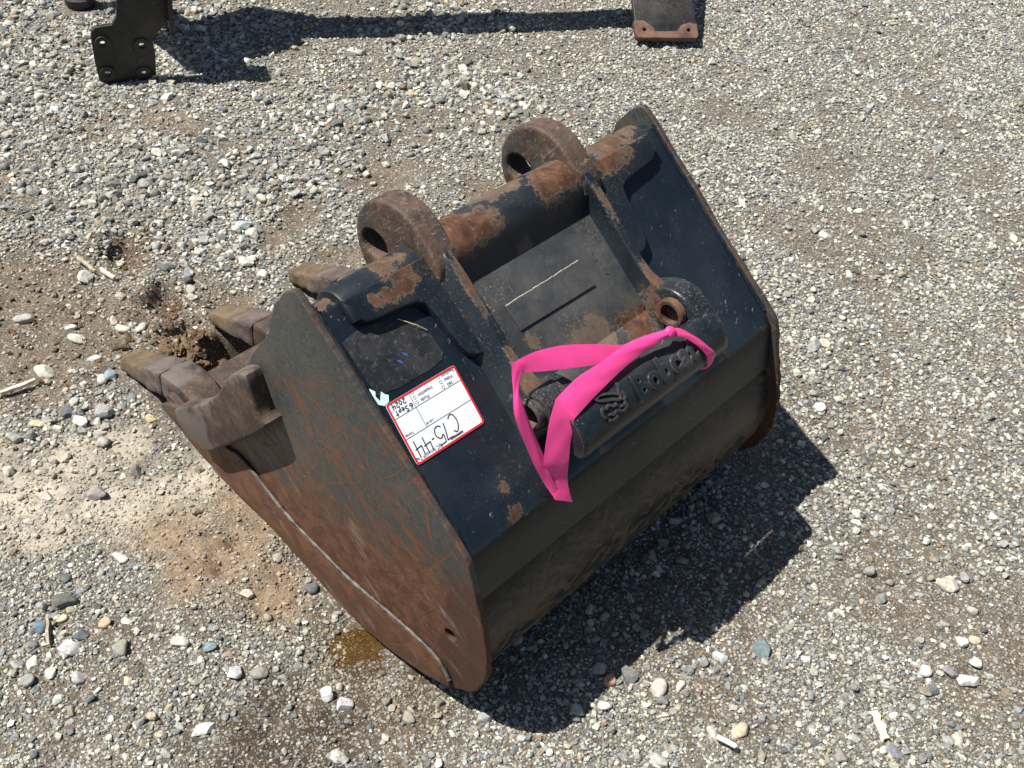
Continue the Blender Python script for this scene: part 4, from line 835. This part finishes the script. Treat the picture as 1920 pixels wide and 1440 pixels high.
# ------------------------------------------------------------------ pink flagging tape
R = empty('flagging_tape', tuple(SF(.33, .3, .09)))
tag(R, 'bright pink flagging tape knotted round the locking bar and hanging over it', 'ribbon')
RL = np.array(R.location)
def tape(L, Rr, name='tape_strand', n=12, sag=.003, th=.0004):
    a = catmull([SF(*q) for q in L], n); b = catmull([SF(*q) for q in Rr], n); K = 12; vs = []; fs = []; ph = random.uniform(0, 6)
    for i, (p, q) in enumerate(zip(a, b)):
        for j in range(K+1):
            t = j/K; c = p*(1-t)+q*t; wob = .0007*math.sin(i*.12+ph+t*4)+.0003*math.sin(i*.4+t*9+ph)
            e_ = min(1, i/5, (len(a)-1-i)/5); vs.append(c+NV*(sag*4*t*(1-t)+wob)*e_-RL)
    N = len(a); base = len(vs)
    for i in range(N-1):
        for j in range(K): k = i*(K+1)+j; fs.append((k, k+1, k+K+2, k+K+1))
    me = bpy.data.meshes.new('t'); me.from_pydata([tuple(map(float, v)) for v in vs], [], fs); me.update()
    return obj(name, me, M_PINK, R, 75)
# front strand over the bar, then hanging down
tape([(.305, .435, .101), (.302, .418, .103), (.294, .387, .099), (.289, .353, .094), (.290, .300, .092), (.2885, .253, .092), (.296, .203, .090)],
     [(.316, .434, .103), (.314, .417, .105), (.3145, .388, .0985), (.314, .358, .0945), (.3195, .300, .0925), (.325, .256, .0925), (.333, .213, .090)])
tape([(.296, .203, .090), (.322, .184, .070), (.364, .165, .040), (.388, .168, .014), (.422, .169, .006)],
     [(.333, .213, .090), (.357, .206, .066), (.384, .197, .045), (.411, .193, .022), (.441, .194, .004)], sag=.0015)
# back strand across to the near rail
tape([(.291, .372, .090), (.286, .350, .090), (.261, .307, .088), (.239, .262, .086), (.226, .217, .085), (.222, .178, .084)],
     [(.312, .372, .0885), (.296, .315, .085), (.275, .262, .083), (.256, .218, .081), (.244, .194, .080), (.240, .184, .080)], sag=.001)
# its hanging end
tape([(.2225, .174, .086), (.251, .160, .080), (.288, .143, .072), (.351, .152, .037), (.390, .163, .014), (.422, .171, .005)],
     [(.232, .196, .082), (.256, .170, .078), (.280, .163, .074), (.360, .170, .040), (.396, .174, .022), (.421, .185, .008)], sag=.002)
# loop round the far end of the bar
tape([(.308, .432, .102), (.314, .452, .102), (.337, .475, .098), (.362, .493, .092), (.382, .503, .085), (.3965, .4975, .062), (.386, .478, .047)],
     [(.317, .430, .102), (.330, .4505, .102), (.352, .469, .0975), (.370, .4805, .092), (.383, .487, .083), (.3915, .4905, .066), (.384, .480, .050)], sag=.003)
# knot
kn = []
for i in range(9):
    t = i/8; r_ = .0035+.0055*math.sin(math.pi*t)**.8
    kn.append([tuple(SF(.3115+r_*math.cos(a)*1.0, .424+.018*t, .1035+r_*.7*math.sin(a)+.001*math.sin(3*a+t*6))-RL) for a in np.linspace(0, 6.283, 13)[:-1]])
obj('knot', loft(kn), M_PINK, R, 80)

# ------------------------------------------------------------------ frame of another attachment standing behind
FR = empty('equipment_frame', (-2.028, .628, 0))
tag(FR, 'black steel attachment frame standing behind the bucket on bolted plates', 'equipment frame')
FL = np.array(FR.location); n_ = np.array((.896, -.444, 0)); t_ = np.array((.444, .896, 0))
def fB(u, v, t): return tuple(u*t_+np.array((0, 0, v))+t*n_)
bro = [(0.0, -.010), (.051, -.006), (.137, .004), (.144, .060), (.143, .112), (.170, .135), (.193, .160), (.206, .215), (.215, .34), (.215, .42), (.075, .42), (.069, .225), (.061, .180), (.046, .160), (.020, .158), (.004, .157), (-.008, .146), (-.012, .128), (-.014, .06), (-.012, .006)]
hl = [(.015, .112), (.112, .096), (.013, .025), (.106, .014)]
obj('mounting_plate', extr([bro]+[arc(a, b, .0075, 0, 340, 14) for a, b in hl], -.010, .004, fB, .002), M_BLACK, FR, 40)
for a, b in hl: obj('hole_boss', extr([arc(a, b, .021, 0, 350, 22), arc(a, b, .0078, 0, 340, 14)], .003, .0100, fB, .002), M_BLACK, FR, 40)
obj('side_flange', bevelled(mesh([fB(u, v, t) for t in (-.06, .03) for u, v in ((.190, .14), (.202, .15), (.222, .42), (.206, .42))], [(0, 1, 2, 3), (4, 5, 6, 7), (0, 1, 5, 4), (1, 2, 6, 5), (2, 3, 7, 6), (3, 0, 4, 7)]), .003), M_BLACK, FR, 40)
cyl = []
for z, r_ in ((-.006, .030), (.0, .040), (.012, .044), (.03, .044), (.034, .030), (.42, .030)): cyl.append([(-2.455-FL[0]+r_*math.cos(a), .815-FL[1]+r_*math.sin(a), z) for a in np.linspace(0, 6.283, 25)[:-1]])
obj('leg', loft(cyl), M_BLACK, FR, 40)
# foot blade at the other end: lies towards the camera, two bolt holes in its rusted end
e1 = np.array((.64, .77, 0)); e2 = np.array((-.66, .50, .53)); e2 /= np.linalg.norm(e2); e3 = np.cross(e1, e2); FB0 = np.array((-1.228, 1.945, .030))-FL
def fF(u, v, t): return tuple(FB0+u*e1+v*e2+t*e3)
blade = [(.006, 0), (.182, 0), (.190, .010), (.190, .05), (.182, .45), (.008, .45), (0, .05), (0, .008)]
obj('foot_blade', extr([blade, arc(.026, .026, .0065, 0, 340, 12), arc(.164, .026, .0065, 0, 340, 12)], -.020, 0, fF, .002), M_BLACK, FR, 40)
rend = [(.004, -.0015), (.186, -.0015), (.1925, .010), (.1925, .046), (.170, .052), (.142, .042), (.128, .022), (.060, .020), (.050, .040), (.025, .058), (-.0025, .056), (-.0025, .006)]
obj('rusted_end', extr([rend, arc(.026, .026, .0060, 0, 340, 12), arc(.164, .026, .0060, 0, 340, 12)], -.0215, .0012, fF, .0015), M_RUSTO, FR, 40)
# beams above, joining plate and blade
def beam(a, b, w, h):
    a = np.array(a)-FL; b = np.array(b)-FL; d = (b-a)/np.linalg.norm(b-a); s = np.cross(d, (0, 0, 1)); s /= np.linalg.norm(s); u = np.cross(s, d)
    return obj('beam', bevelled(loft([[tuple(q+s*w/2*i+u*h/2*j) for i, j in ((-1, -1), (1, -1), (1, 1), (-1, 1))] for q in (a, b)]), .004), M_BLACK, FR, 40)
beam((-2.12, 1.05, .42), (-1.50, 1.95, .42), .125, .05)
beam((-2.20, .70, .42), (-2.17, 1.02, .42), .26, .10)
beam((-2.27, 1.00, .42), (-2.12, 1.10, .42), .10, .08)
beam((-2.455, .815, .40), (-2.15, .80, .42), .06, .06)
beam((-1.99, .74, .40), (-2.15, .80, .42), .10, .06)
beam((-1.53, 1.90, .42), (-1.40, 2.24, .25), .06, .05)
print('tris about', sum(len(o.data.loop_triangles) if o.data.loop_triangles else sum(len(p.vertices)-2 for p in o.data.polygons) for o in bpy.data.objects if o.type == 'MESH' and len(o.data.polygons) < 50000)+2*len(quads)+len(gravel.data.polygons))
